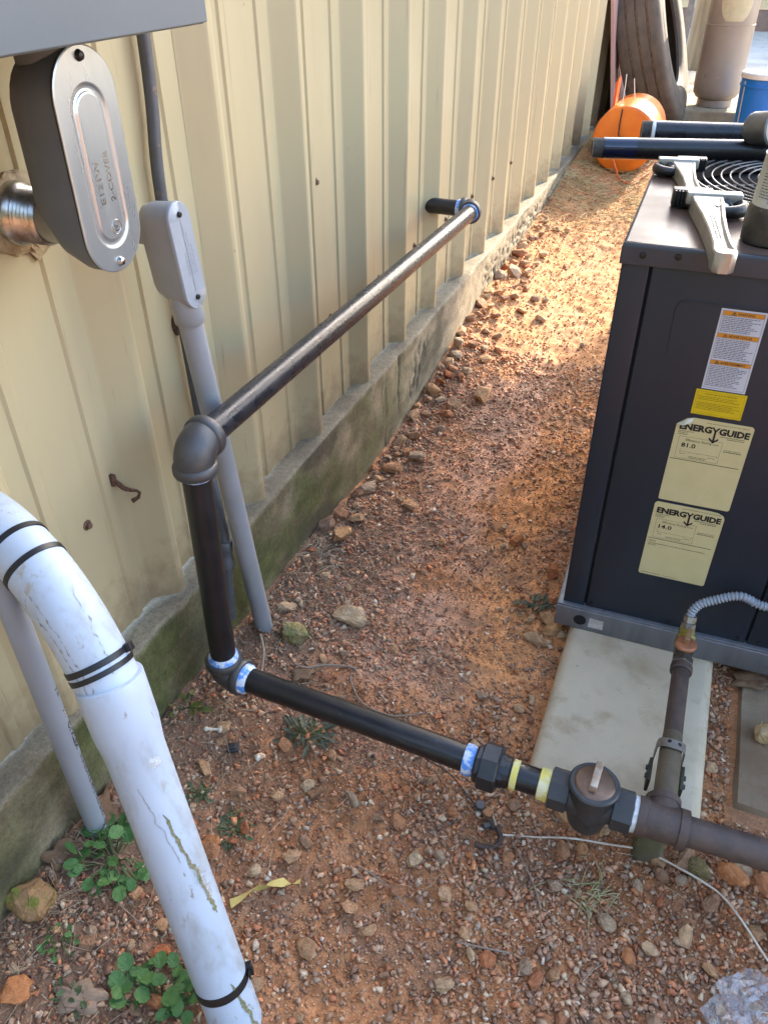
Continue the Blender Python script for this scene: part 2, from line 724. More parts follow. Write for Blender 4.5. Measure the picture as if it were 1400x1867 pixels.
# stones picked out one by one along the footing, by the pad and in the foreground
HAND = [(0.077, 1.543, .056), (0.04, 1.70, .07), (0.051, 1.765, .045), (0.022, 1.466, .055), (0.562, 1.096, .042), (0.497, 1.65, .048),
        (0.338, 1.156, .034), (0.791, 0.588, .038), (0.771, 0.60, .03), (0.815, 0.607, .033), (0.927, 0.615, .022), (0.569, 0.51, .022),
        (1.034, 0.803, .044), (0.956, 0.833, .036), (0.919, 0.798, .028), (0.849, 0.884, .032), (0.788, 0.815, .043), (0.819, 0.835, .031),
        (0.681, 1.327, .034), (0.643, 1.371, .052), (0.655, 1.30, .03), (0.60, 1.36, .034), (0.63, 1.45, .05), (0.615, 1.55, .045),
        (0.52, 1.64, .03), (0.47, 1.62, .026), (0.45, 1.70, .03), (0.66, 1.12, .032), (0.64, 1.09, .026), (0.67, 1.07, .022),
        (1.03, 1.02, .028), (1.02, 1.08, .03), (1.03, 0.93, .04), (1.08, 0.89, .035), (0.99, 0.87, .05), (1.12, 0.87, .05),
        (0.11, 0.80, .034), (0.12, 0.77, .026), (0.03, 1.36, .04), (0.10, 1.30, .03), (0.16, 1.30, .026), (0.24, 1.10, .03),
        (0.205, 1.06, .028), (0.23, 1.02, .03), (0.21, 0.44, .034), (0.15, 0.46, .03), (0.13, 0.36, .04), (0.19, 0.36, .028), (0.28, 0.47, .04)]
HAND += [(0.47, 0.62, .040), (0.55, 0.70, .034), (0.62, 0.66, .036), (0.70, 0.70, .030), (0.88, 0.72, .038), (0.95, 0.70, .034), (0.36, 0.66, .038),
         (0.44, 0.50, .044), (0.52, 0.56, .030), (0.66, 0.53, .040), (0.74, 0.49, .036), (0.84, 0.55, .034), (0.90, 0.50, .044), (0.39, 0.42, .040),
         (1.00, 0.74, .040), (1.04, 0.70, .034), (0.27, 0.72, .032), (0.20, 0.70, .034), (0.30, 0.58, .030), (0.16, 0.60, .034)]
ST_XYS = list(HAND)
used = np.array([(a, b) for a, b, _ in HAND])


def more_stones(n, x0, x1, y0, y1, smin, smax, dens):
    global used
    k = 0
    tries = 0
    while k < n and tries < 40000:
        tries += 1
        x = random.uniform(x0, x1)
        y = random.uniform(y0, y1)
        if not free_spot(np.array([x]), np.array([y]), 0.01)[0] or random.random() > float(dens(np.array([x]), np.array([y]))[0]):
            continue
        s = smin + (smax - smin) * random.betavariate(1.3, 3.0)
        if np.min(np.hypot(used[:, 0] - x, used[:, 1] - y)) < s * 0.7:
            continue
        ST_XYS.append((x, y, s))
        used = np.vstack([used, (x, y)])
        k += 1


more_stones(118, 0.02, 1.25, 0.2, 1.0, .019, .056, d_coarse)
more_stones(98, 0.012, 0.32, 1.4, 4.0, .028, .105, lambda x, y: np.exp(-(x / (0.07 + 0.09 * fbm(y * 3, y * 0, 7, 2))) ** 2))
more_stones(22, 0.1, 0.75, 1.3, 3.2, .014, .038, lambda x, y: 0.5 + 0 * x)
for i, (x, y, s) in enumerate(ST_XYS[:298]):
    o = bpy.data.objects.new('stone', STONES[i % len(STONES)])
    COL.objects.link(o)
    o.parent = ground
    o.location = (x, y, gz(x, y) + s * 0.26)
    o.scale = (s * random.uniform(.9, 1.15), s * random.uniform(.85, 1.1), s * random.uniform(.75, 1.1))
    o.rotation_euler = (random.gauss(0, .3), random.gauss(0, .3), random.uniform(0, 2 * PI))


def rock(name, label, x, y, size, cols, seed, dims=(1, .8, .6), rotz=0.0, moss=None, sink=0.14, z=None, tilt=(0, 0)):
    """one large rock: broken block, subdivided and roughened"""
    me = hull_mesh(name, 18, dims, seed)
    bm = bmesh.new()
    bm.from_mesh(me)
    bmesh.ops.bevel(bm, geom=list(bm.edges), offset=0.03, segments=1, profile=0.5, affect='EDGES')
    bmesh.ops.triangulate(bm, faces=list(bm.faces))
    bmesh.ops.subdivide_edges(bm, edges=list(bm.edges), cuts=3, use_grid_fill=True)
    from mathutils import noise as mn
    for v in bm.verts:
        d = mn.fractal(v.co * 6 + Vector((seed, 0, 0)), .8, 2.1, 5) * 0.045
        v.co += v.co.normalized() * d
    bm.to_mesh(me)
    bm.free()
    me.shade_smooth()
    me.set_sharp_from_angle(angle=math.radians(28))
    ma = material('rock_' + str(seed), cols[0], cols[1], 5, .35, .65, 0.85, bump=1.0, bump_scale=14, coord='Generated',
                  spots=moss, spec=0.3)
    o = link(name, me, ma)
    o.scale = (size, size, size)
    o.rotation_euler = (tilt[0], tilt[1], rotz)
    o.location = (x, y, (gz(x, y) if z is None else z) + size * sink)
    tag(o, label, 'rock')
    return o


TAN = ((0.46, 0.33, 0.20), (0.36, 0.22, 0.12))
ORG = ((0.48, 0.20, 0.08), (0.38, 0.14, 0.05))
GRN = [((0.13, 0.13, 0.045), 3.0, .42, .58)]
rock('rock', 'large blocky tan rock lying beside the dirt path', 0.205, 1.205, .096, TAN, 5, (1, .78, .62), 0.1)
rock('rock', 'green mossy rock at the foot of the grey conduit', 0.122, 1.088, .094, ((0.30, 0.22, 0.11), (0.2, 0.16, 0.07)), 6, (.85, .72, .8), 0.6, GRN, tilt=(0, .25))
rock('rock', 'flat tan rock wedged behind the mossy rock', 0.068, 1.155, .055, TAN, 7, (1, .7, .5), 0.4)
rock('rock', 'round moss-covered rock beside the footing at lower left', 0.022, 0.372, .088, ((0.36, 0.2, 0.09), (0.26, 0.15, 0.07)), 8, (1, .9, .8), 0.2, [((0.16, 0.16, 0.03), 2.6, .5, .62)])
rock('rock', 'crumbly orange rock in the bottom left corner', 0.088, 0.262, .056, ORG, 9, (1, .9, .7), 0.9)
rock('rock', 'elongated brown rock with a pale end under the black pipe', 0.402, 0.764, .052, ((0.32, 0.18, 0.1), (0.45, 0.32, 0.2)), 10, (1, .55, .55), -0.7)
rock('rock', 'upright brown rock left of the elongated rock', 0.332, 0.757, .045, ((0.3, 0.16, 0.08), (0.26, 0.13, 0.07)), 12, (1, .5, .6), 1.0)
rock('rock', 'orange rock half hidden behind the big white pipe', 0.208, 0.59, .044, ORG, 13, (1, .75, .75), 0.8)
rock('rock', 'orange brick-like rock left of the white pipe', 0.222, 0.475, .055, ORG, 14, (1, .7, .6), 0.5)
rock('rock', 'tan rock wedged against the corner of the air unit base', 0.655, 1.345, .062, ((0.5, 0.29, 0.13), (0.4, 0.2, 0.09)), 15, (1, .75, .65), 0.5)
rock('rock', 'long tan rock lying left of the concrete pad', 0.622, 1.302, .064, ((0.45, 0.29, 0.17), (0.36, 0.21, 0.11)), 16, (1, .55, .5), -0.2)
rock('rock', 'pale yellow rock on the right-hand slab', 1.118, 1.184, .075, ((0.52, 0.40, 0.22), (0.45, 0.27, 0.12)), 17, (1, .8, .75), 0.4, z=0.03)
rock('rock', 'large orange-brown rock right of the white wire at the right edge', 1.160, 0.80, .105, ((0.36, 0.18, 0.085), (0.27, 0.125, 0.06)), 18, (1, .8, .55), 0.3)
rock('rock', 'orange rock below the brown pipe at the right edge', 1.066, 0.872, .07, ORG, 19, (1, .6, .6), -0.6)
rock('rock', 'wide tan rock below the pipe tee', 0.938, 0.862, .06, ((0.42, 0.25, 0.13), (0.33, 0.18, 0.09)), 20, (1, .6, .5), -0.5)
rock('rock', 'olive rock tucked under the brown pipe', 1.005, 0.86, .06, ((0.2, 0.15, 0.06), (0.16, 0.11, 0.05)), 22, (1, .8, .7), 0.2)


# dry needles and straw lying about
def litter(name, n, dens, x0, x1, y0, y1, lmin, lmax, w, cols, lift=0.004):
    x = rng.uniform(x0, x1, n * 4)
    y = rng.uniform(y0, y1, n * 4)
    k = (rng.uniform(0, 1, n * 4) < dens(x, y)) & free_spot(x, y)
    x, y = x[k][:n], y[k][:n]
    n = len(x)
    L = rng.uniform(lmin, lmax, n)
    a = rng.uniform(0, 2 * PI, n)
    bend = rng.normal(0, 0.35, n)
    Vs = np.zeros((n, 9, 3))
    z0 = ground_z(x, y, True)
    for j, t in enumerate((-0.5, 0.0, 0.5)):
        px = x + np.cos(a + bend * t) * L * t
        py = y + np.sin(a + bend * t) * L * t
        px = np.maximum(px, 0.006)
        pz = np.maximum(ground_z(px, py), z0 * 0.5 + ground_z(px, py) * 0.5) + lift + rng.uniform(0, lift * 1.6, n)
        ww = w * (1.0 if j < 2 else 0.5)
        nxv, nyv = -np.sin(a), np.cos(a)
        Vs[:, j * 3 + 0] = np.stack([px + nxv * ww, py + nyv * ww, pz], -1)
        Vs[:, j * 3 + 1] = np.stack([px - nxv * ww, py - nyv * ww, pz], -1)
        Vs[:, j * 3 + 2] = np.stack([px, py, pz + ww * 1.4], -1)
    q = []
    for j in (0, 1):
        for e in range(3):
            e2 = (e + 1) % 3
            q.append([j * 3 + e, j * 3 + e2, j * 3 + 3 + e2, j * 3 + 3 + e])
    q = np.array(q)
    F = (q[None] + (np.arange(n) * 9)[:, None, None]).reshape(-1, 4)
    me = fast_mesh(name, Vs.reshape(-1, 3), quads=F)
    c = np.array(cols)[rng.integers(0, len(cols), n)] * rng.uniform(.6, 1.25, (n, 1))
    set_vcol(me, np.repeat(c, 9, axis=0))
    o = link(name, me, M_PEB)
    o['kind'] = 'stuff'
    return o


STRAW = [(0.42, 0.31, 0.19), (0.30, 0.2, 0.12), (0.22, 0.13, 0.075), (0.5, 0.4, 0.27), (0.16, 0.1, 0.065)]
o = litter('pine_needles', 2300, lambda x, y: np.clip(np.exp(-(x / 0.19) ** 2) * (0.25 + fbm(x * 8, y * 8, 91, 3)) * (1 - 0.75 * sstep(1.3, 2.0, y)), 0, 1),
           0.008, 0.6, 0.15, 2.6, .02, .085, .00055, STRAW)
o['label'] = 'dry pine needles and straw strewn along the footing'
o = litter('dry_straw', 260, lambda x, y: 0.4 + 0 * x, 0.1, 1.2, 0.25, 2.4, .02, .09, .0006, STRAW)
o['label'] = 'scattered dry straw on the open dirt'
o = litter('dead_grass', 1500, lambda x, y: np.clip(sstep(3.5, 4.2, y) * (fbm(x * 5, y * 5, 17, 3)) * 1.3, 0, 1), 0.01, 0.75, 3.4, 5.4, .04, .13, .0013,
           [(0.42, 0.31, 0.15), (0.32, 0.24, 0.11), (0.46, 0.36, 0.2), (0.22, 0.19, 0.08)], lift=0.012)
o['label'] = 'dead yellow grass around the orange tank'

# ------------------------------------------------------------------ metal building
M_CREAM = material('cream_painted_steel', (0.415, 0.345, 0.205), (0.39, 0.322, 0.19), 6, .3, .7, 0.30, 0.42, bump=0.05, bump_scale=3,
                   stretch=(1, 1, 0.15),
                   spots=[((0.38, 0.305, 0.18), 5, .58, .78, (1.2, 2.5, 0.25), .5), ((0.27, 0.21, 0.125), 38, .64, .78, (1, 1.6, .07), .55),
                          ((0.14, 0.095, 0.06), 60, .735, .785, (1, 1, .6), .7)])
# mud splashed up from the ledge along the bottom of the sheets
t_ = M_CREAM.node_tree
bs_ = t_.nodes['Principled BSDF']
src = bs_.inputs['Base Color'].links[0].from_socket
tc_ = nd(t_, 'ShaderNodeTexCoord')
sx_ = nd(t_, 'ShaderNodeSeparateXYZ')
t_.links.new(tc_.outputs['Object'], sx_.inputs[0])
mud_n = tex(t_, 22, 5, .7, seed=9.0)
ma_ = nd(t_, 'ShaderNodeMath', operation='MULTIPLY_ADD')
t_.links.new(mud_n, ma_.inputs[0])
ma_.inputs[1].default_value = -0.34
t_.links.new(sx_.outputs['Z'], ma_.inputs[2])
mud_f = mrange(t_, ma_.outputs[0], 0.10, 0.22, 0.75, 0.0)
t_.links.new(mix(t_, mud_f, src, (0.23, 0.165, 0.095)), bs_.inputs['Base Color'])
building = thing('metal_building', 'cream ribbed metal wall standing on a mossy concrete footing', 'building', (-0.1, 2.0, 0.0))

TIPS = [-.63, -.325, -.015, .295, .605, .925, 1.251, 1.558, 1.873, 2.169, 2.463, 2.785, 3.07, 3.35, 3.645]
while TIPS[-1] < 8.4:
    TIPS.append(TIPS[-1] + .297)
OUTX, VALX = -0.016, -0.054


def rib_profile(T, Tn):
    """points (y, x) from the valley before rib tip T up to the next one"""
    s = (Tn - T) / 0.305
    e = OUTX
    v = VALX
    base = [(-.060, v), (-.054, v + .003), (-.022, e - .004), (-.016, e - .0008), (-.011, e), (-.004, e), (0, e - .0012), (.004, e - .005), (.034, v + .003), (.040, v)]
    mid = []
    for c in (.084, .207):
        mid += [(c - .0125, v), (c - .0085, v + .0042), (c + .0085, v + .0042), (c + .0125, v)]
    return [(T + a, x) for a, x in base] + [(T + a * s, x) for a, x in mid]


zs = np.concatenate([np.linspace(0.0, 0.06, 5), np.linspace(0.1, 1.3, 24), np.linspace(1.45, 2.85, 8)]) + 0.0
for i in range(0, len(TIPS) - 4, 3):
    prof = []
    for k in range(3):
        prof += rib_profile(TIPS[i + k], TIPS[i + k + 1])
    prof.append((TIPS[i + 3] - .061, VALX))
    prof = np.array(prof)
    np_, nz = len(prof), len(zs)
    Yg = np.repeat(prof[None, :, 0], nz, 0)
    Xg = np.repeat(prof[None, :, 1], nz, 0)
    bottom = 0.2725 + 0.006 * (vnoise(prof[:, 0] * 9, prof[:, 0] * 0, 5 + i) - 0.5) + np.where(prof[:, 1] > -.03, -.002, 0.003)
    Zg = bottom[None, :] + zs[:, None] * (1 - 0 * bottom[None, :])
    # shallow dents and waves in the sheet
    Xg = Xg + 0.0022 * (fbm(Yg * 3.0, Zg * 2.2, 51 + i, 3) - 0.5) + 0.004 * (vnoise(Yg * 26, Zg * 6, 77) - 0.5) * np.exp(-zs[:, None] / 0.03)
    Vf = np.stack([Xg.ravel(), Yg.ravel(), Zg.ravel()], -1)
    Vb = Vf.copy()
    Vb[:, 0] -= 0.0011
    n1 = len(Vf)
    idx = np.arange(n1).reshape(nz, np_)
    q = np.stack([idx[:-1, :-1], idx[:-1, 1:], idx[1:, 1:], idx[1:, :-1]], -1).reshape(-1, 4)
    rim = np.stack([idx[0, :-1], idx[0, :-1] + n1, idx[0, 1:] + n1, idx[0, 1:]], -1)
    me = fast_mesh('wall_panel', np.concatenate([Vf, Vb]), quads=np.concatenate([q, q[:, ::-1] + n1, rim]))
    me.shade_smooth()
    me.set_sharp_from_angle(angle=math.radians(18))
    link('wall_panel', me, M_CREAM, building)

# concrete footing
fy = np.concatenate([np.arange(-.7, 4.4, 0.0085), np.arange(4.4, 8.5, 0.04)])
rows = [(0.0, z) for z in np.arange(-.15, .268, .0085)] + [(-.002, .2705), (-.006, .2722)] + [(-x, .2726) for x in np.linspace(.012, .11, 12)]
FYg, rr = np.meshgrid(fy, np.arange(len(rows)))
RX = np.array([a for a, b in rows])[rr]
RZ = np.array([b for a, b in rows])[rr]
face = (rr < 50)
hc = sstep(2.95, 3.1, FYg) * (1 - sstep(4.2, 4.5, FYg)) * sstep(.02, .06, RZ) * (1 - sstep(.21, .25, RZ))
dg = FYg - 2.20 - (0.22 - RZ) * -0.25
hc2 = np.exp(-((FYg - (2.16 + (RZ) * 0.55)) / 0.055) ** 2) * sstep(.05, .09, RZ) * (1 - sstep(.2, .24, RZ))
pit = sstep(.50, .66, fbm(FYg * 52 + RZ * 25, RZ * 95, 13, 4))
pit2 = sstep(.5, .6, fbm(FYg * 60, RZ * 30, 14, 3))
disp = -(0.011 * hc * pit + 0.015 * hc2 * pit2)
crack = np.exp(-((FYg - (2.062 + 0.012 * (vnoise(RZ * 40, RZ * 0, 3) - .5))) / 0.0045) ** 2) * (RZ > .08)
crack2 = np.exp(-((FYg - (1.955 + 0.006 * (vnoise(RZ * 30, RZ * 0, 4) - .5))) / 0.003) ** 2)
disp -= 0.012 * crack + 0.006 * crack2
disp += 0.004 * (fbm(FYg * 5, RZ * 8, 15, 3) - .5) + 0.0022 * (fbm(FYg * 40, RZ * 40, 16, 2) - .5)
edge = 0.010 * (fbm(FYg * 9, FYg * 0, 19, 4) - .5) * sstep(.23, .27, RZ)
FX = RX + np.where(face, disp, 0) + edge * (RX > -.02)
FZ = RZ + np.where(face, 0, 0.003 * (fbm(FYg * 30, RX * 60, 23, 3) - .5)) + 0.006 * (fbm(FYg * 2.5, FYg * 0, 29, 2) - .5) * (RZ > .2)
idx = np.arange(FYg.size).reshape(FYg.shape)
q = np.stack([idx[:-1, :-1], idx[:-1, 1:], idx[1:, 1:], idx[1:, :-1]], -1).reshape(-1, 4)
me = fast_mesh('footing', np.stack([FX.ravel(), FYg.ravel(), FZ.ravel()], -1), quads=q, smooth=True)
c = np.zeros(FYg.shape + (3,)) + np.array((0.27, 0.215, 0.14))
n1 = fbm(FYg * 2.2, RZ * 4, 33, 4)
n2 = fbm(FYg * 11, RZ * 16, 35, 4)
n4 = fbm(FYg * 5, RZ * 1.2, 37, 3)
alg = sstep(.28, .5, n1 * .5 + n4 * .5) * (1 - sstep(1.75, 2.3, FYg)) * np.where(face, sstep(-.02, .12, RZ) * .6 + .4, .15)
c = lerpc(c, (0.085, 0.092, 0.028), np.clip(alg * (.75 + .7 * n2), 0, .95))
c = lerpc(c, (0.14, 0.11, 0.062), np.clip(sstep(.45, .62, n2) * .7 * face, 0, 1) * (1 - .6 * sstep(2.2, 2.8, FYg)))
c = lerpc(c, (0.10, 0.08, 0.055), np.clip(.8 * hc2 * pit2 + .75 * hc * pit + .9 * crack + .8 * crack2, 0, 1) * face)
c = lerpc(c, (0.205, 0.175, 0.125), np.where(face, 0, .8))
c = lerpc(c, (0.16, 0.13, 0.09), np.where(face, 0, sstep(.5, .62, n2) * .7))
c = lerpc(c, (0.32, 0.27, 0.19), np.where(face, sstep(.255, .268, RZ) * .3, 0))
n5 = fbm(FYg * 24, RZ * 30, 43, 4)
c = c * np.where(face, .55 + .75 * n5, 1.0)[..., None]
c = lerpc(c, (0.05, 0.045, 0.03), np.where(face, sstep(.55, .68, fbm(FYg * 3.3, RZ * 7, 47, 4)) * .65, 0))
set_vcol(me, c.reshape(-1, 3))
M_FOOT = vcol_material('stained_concrete', 90, 0.35, 0.9, 0.7, 260)
link('footing', me, M_FOOT, building)

# screws in the panels
M_RUSTS = material('rusty_screw', (0.09, 0.05, 0.035), (0.16, 0.08, 0.045), 300, rough=.7, bump=.4)
for (y, z) in [(.763, .532), (1.10, .527), (1.40, .524), (1.707, .522), (2.03, .513), (2.327, .515), (2.642, .51), (2.958, .508), (3.25, .505),
               (3.54, .503), (1.661, .858), (2.196, .827), (.46, .535)]:
    b = MB()
    x0 = VALX
    b.rod((x0 - .002, y, z), (x0 + .02, y, z), [(0, .0095), (.003, .0092), (.0035, .0055), (.009, .0053), (.010, .004)], 12)
    b.obj('screw', M_RUSTS, building)
# torn hole behind the small conduit body, and a collar round the pipe stub
b = MB().tube([(VALX + .0015, 1.082 + .012 * math.cos(a), .754 + .02 * math.sin(a)) for a in np.linspace(0, 2 * PI, 15)], .002, 6)
b.prism([(.011 * math.cos(a) * random.uniform(.8, 1.1), .02 * math.sin(a)) for a in np.linspace(0, 2 * PI, 14)[:-1]],
        lambda u, v: (VALX + .0012, 1.082 + u, .754 + v), lambda u, v: (VALX + .0022, 1.082 + u, .754 + v))
b.obj('rust_hole', material('rust_edge', (0.02, 0.012, 0.01), (0.10, 0.045, 0.02), 120, rough=.9), building)

# tall pine added out of view, its crown shaped to shade the near ground
pine = thing('added_shade_pine', 'unseen pine added beyond the yard so its crown shades the near ground', 'tree', (3.6, 9.4, .3))
pr2 = random.Random(21)
SUNV = -Lv
HD = 8.0 / math.hypot(SUNV.x, SUNV.y)


def up_sun(x, y, z, k=1.0):
    return Vector((x, y, z)) + SUNV * HD * k


lobes = []   # crown lobes, given by the spot on the ground they shade: (x, y, z, radius)
for (x, y, z, r) in [(-.02, 1.97, 0, .2), (.14, 1.95, 0, .2), (.28, 2.0, 0, .2), (.40, 2.17, 0, .2), (.50, 2.42, 0, .2), (.62, 2.6, 0, .22), (.78, 2.7, 0, .26), (-.1, 2.30, .26, .18), (-.1, 2.62, .45, .2), (-.1, 3.1, .65, .2),
                     (.0, 1.35, 0, .50), (.45, 1.35, 0, .50), (.9, 1.5, 0, .56), (1.4, 1.7, 0, .62), (.1, .6, .0, .62), (.8, .6, 0, .66), (1.5, .8, 0, .7),
                     (.0, -.5, 0, .75), (.8, -.5, 0, .8), (1.6, -.3, 0, .85), (.45, 1.3, .9, .62), (1.2, 1.4, .9, .8), (.9, .2, 1.0, .8),
                     (-.3, 2.2, .95, .62), (-.2, 3.0, 1.25, .62), (.5, 2.3, 1.2, .6), (-.2, 3.6, 1.9, .7), (.5, 3.3, 2.0, .8), (.5, 1.4, 2.0, .6), (1.2, 1.6, 2.1, 1.0), (.2, 2.2, 2.1, .8),
                     (2.2, 1.6, .2, .8), (2.4, .6, .5, .9), (.9, -1.0, 1.5, .9)]:
    lobes.append((up_sun(x, y, z, 1 + pr2.uniform(-.05, .05)), r))
V, F = [], []
for c_, r in lobes:
    for k in range(int(1500 * r * r) + 60):
        v = Vector((pr2.gauss(0, 1), pr2.gauss(0, 1), pr2.gauss(0, 1))).normalized() * (r * pr2.random() ** .36)
        p = c_ + v
        a = Vector((pr2.gauss(0, 1), pr2.gauss(0, 1), pr2.gauss(0, .7))).normalized()
        b_ = a.cross(Vector((pr2.gauss(0, 1), pr2.gauss(0, 1), pr2.gauss(0, 1)))).normalized()
        l, w = pr2.uniform(.06, .12), pr2.uniform(.03, .055)
        n = len(V)
        V += [p - a * l, p + b_ * w, p + a * l, p - b_ * w]
        F.append([n, n + 1, n + 2, n + 3])
me = mesh_from('crown', V, F, None)
link('crown', me, material('pine_foliage', (0.045, 0.075, 0.025), (0.06, 0.10, 0.035), 2, rough=.7), pine)
b = MB()
b.tube([(3.6, 9.4, .0), (3.6, 9.35, 1.5), (3.5, 9.25, 3), (3.4, 9.1, 4.5), (3.35, 9.0, 5.6)], [.24, .2, .18, .14, .06], 14)
b.obj('trunk', material('pine_bark', (0.16, 0.10, 0.065), (0.09, 0.06, 0.04), 12, rough=.9, bump=1.0), pine)
b = MB()
for c_, r in lobes:
    b.tube([(3.4, 9.1, min(max(c_.z - .5, 2.8), 5.4)), tuple(c_)], [.04, .012], 6)
b.obj('limbs', MATS['pine_bark'], pine)

# unseen trees added beyond and behind the yard to dim glare and sky light
wr = random.Random(77)
V, F = [], []
for (x0_, x1_, y0_, y1_, hh, n_, sz) in [(-30, 30, 31, 35, 8.8, 5200, .75), (-3, 16, -8.5, -6.5, 6.5, 3600, .42)]:
    for k in range(n_):
        x = wr.uniform(x0_, x1_)
        top_ = hh * (.82 + .18 * math.sin(x * 1.1) * math.sin(x * .37 + 1))
        p = Vector((x, wr.uniform(y0_, y1_), wr.uniform(0, 1) * top_))
        a = Vector((wr.gauss(0, 1), wr.gauss(0, 1), wr.gauss(0, 1))).normalized()
        b_ = a.cross(Vector((wr.gauss(0, 1), wr.gauss(0, 1), wr.gauss(0, 1)))).normalized()
        q_ = sz * wr.uniform(.5, 1.1)
        n = len(V)
        V += [p - a * q_, p + b_ * q_ * .6, p + a * q_, p - b_ * q_ * .6]
        F.append([n, n + 1, n + 2, n + 3])
o = link('added_woods', mesh_from('added_woods', V, F, None), material('added_woods_foliage', (0.05, 0.07, 0.028), (0.075, 0.09, 0.04), .6, rough=.8))
o['kind'] = 'stuff'
o['label'] = 'unseen trees added around the yard to dim glare and sky light'

# rusty clip on the wall
b = MB()
path = [(-.046, .838, .575), (-.043, .842, .566), (-.036, .845, .556), (-.028, .850, .552), (-.022, .858, .547), (-.022, .864, .538), (-.026, .862, .529), (-.034, .855, .524)]
for i in range(len(path) - 1):
    b.tube([path[i], path[i + 1]], [.0033 + .0012 * math.sin(i), .0035 + .001 * math.cos(i)], 6)
b.box(-.054, -.044, .832, .842, .565, .585, .001)
tag(b.obj('pipe_clip', material('dark_rust', (0.055, 0.03, 0.022), (0.12, 0.055, 0.03), 200, rough=.8, bump=.6), None), 'small rusty broken pipe clip hanging on the cream wall', 'clip')

# ------------------------------------------------------------------ electrical gear on the wall
M_GREYBOX = material('grey_enamel', (0.125, 0.147, 0.165), (0.118, 0.139, 0.157), 10, rough=.42, bump=.06, bump_scale=700)
box = thing('electrical_box', 'large grey electrical enclosure at the top left', 'electrical box', (0.08, .6, 1.224))
b = MB()
b.box(-.05, .168, .05, .944, 1.224, 1.86, .003)
b.obj('enclosure', M_GREYBOX, box)
b = MB()
b.box(.1685, .1725, .052, .942, 1.226, 1.85, .0015)
b.obj('cover', M_GREYBOX, box)

M_CASTGREY = material('grey_cast_paint', (0.105, 0.115, 0.130), (0.094, 0.103, 0.118), 30, rough=.5, bump=.12, bump_scale=500)
M_ALU = material('bright_aluminium', (0.44, 0.47, 0.50), (0.36, 0.385, 0.41), 25, .3, .7, .26, .38, metal=.75, stretch=(1, 1, .15), bump=.03, bump_scale=60)
M_ZINC = material('zinc', (0.55, 0.55, 0.57), (0.4, 0.4, 0.42), 200, rough=.25, metal=1.0)
M_GASKET = material('black_gasket', (0.012, 0.012, 0.012), rough=.6)
M_DARKSCREW = material('dark_screw', (0.03, 0.03, 0.032), rough=.4, metal=.6)
lb = thing('conduit_body', 'large dark grey conduit body with shiny aluminium cover below the grey box', 'conduit body', (.06, .789, .97))
LBY, LBZ = .789, 1.0915
W_, H_ = .103, .247
st = stadium(W_, H_)
b = MB()


def lbshape(k, dz):
    return lambda u, v: (k, LBY + u * (1 if dz == 0 else .96), LBZ + v + dz * max(0, min(1, (-v - .02) / .08)))


n = len(st)
V, F = [], []
levels = [(.0965, 0.0, 1.0), (.078, 0.0, 1.0), (.055, 0.012, .985), (.036, 0.05, .93), (.031, .058, .86)]
for (x, dz, s) in levels:
    for (u, v) in st:
        t = max(0, min(1, (-v + .0) / .1235))
        V.append((x, LBY + u * s, LBZ + v * (s if v > 0 else 1) + dz * t))
for i in range(len(levels) - 1):
    for k in range(n):
        j = (k + 1) % n
        F.append([i * n + k, i * n + j, (i + 1) * n + j, (i + 1) * n + k])
F.append(list(range(n)))
F.append([(len(levels) - 1) * n + k for k in range(n)])
b.add(V, F)
b.rod((.06, LBY, LBZ + .10), (.06, LBY, 1.30), [(0, .036), (.02, .037), (.031, .037)], 24)
b.obj('body', M_CASTGREY, lb, 50)
b = MB()
b.prism(stadium(W_ + .001, H_ + .001), lambda u, v: (.0966, LBY + u, LBZ + v), lambda u, v: (.0988, LBY + u, LBZ + v))
b.obj('gasket', M_GASKET, lb)
# cover with a pressed channel around its middle
b = MB()
rings = [(W_ + .002, H_ + .002, .0990), (W_ + .002, H_ + .002, .1006), (W_ - .001, H_ - .001, .1012), (.064, .184, .1012), (.061, .181, .1009), (.056, .176, .0995), (.051, .171, .0992), (.046, .166, .0996), (.043, .163, .1007), (.040, .160, .1012)]
V, F = [], []
for (w, h, x) in rings:
    for (u, v) in stadium(w, h, 20):
        V.append((x, LBY + u, LBZ + v - (.004 if w < .08 else 0)))
n = len(stadium(1, 2, 20))
for i in range(len(rings) - 1):
    for k in range(n):
        j = (k + 1) % n
        F.append([i * n + k, i * n + j, (i + 1) * n + j, (i + 1) * n + k])
F.append([(len(rings) - 1) * n + k for k in range(n)])
b.add(V, F)
cov = b.obj('cover', M_ALU, lb, 11)
# stamped lettering, reading upwards
M_STAMP = material('stamped_edge', (0.8, 0.77, 0.74), rough=.25, metal=1.0)
for body, size, yoff, zoff, wid in [('E121W', .0115, -.004, -.042, .050), ('2-COVER', .0115, .0145, -.042, .058)]:
    V, F = text_geo(body, size, .02, wid)
    MB().add([(.10135, LBY + yoff - v.y * -1 - .004, LBZ + zoff + v.x) if False else (.10135, LBY + yoff - v.y, LBZ + zoff + v.x) for v in V], F).obj('stamped_letters', M_STAMP, cov, None)
b = MB()
ring = [(.0085 * math.cos(a), .0085 * math.sin(a)) for a in np.linspace(0, 2 * PI, 25)]
b.tube([(.1013, LBY + .006 + u, LBZ - .072 + v) for u, v in ring], .0007, 6, False)
V, F = text_geo('UL', .009, .03, .009)
b.add([(.10135, LBY + .006 - .0035 + v.y, LBZ - .0765 + v.x) for v in V], F)
b.obj('stamped_mark', M_STAMP, cov)
for dz, mt in ((.1135, M_DARKSCREW), (-.1125, M_ZINC)):
    b = MB().rod((.1006, LBY, LBZ + dz), (.12, LBY, LBZ + dz), [(0, .0062), (.0015, .0062), (.003, .005), (.0052, .0045), (.006, .003)], 12)
    b.obj('screw', mt, lb)
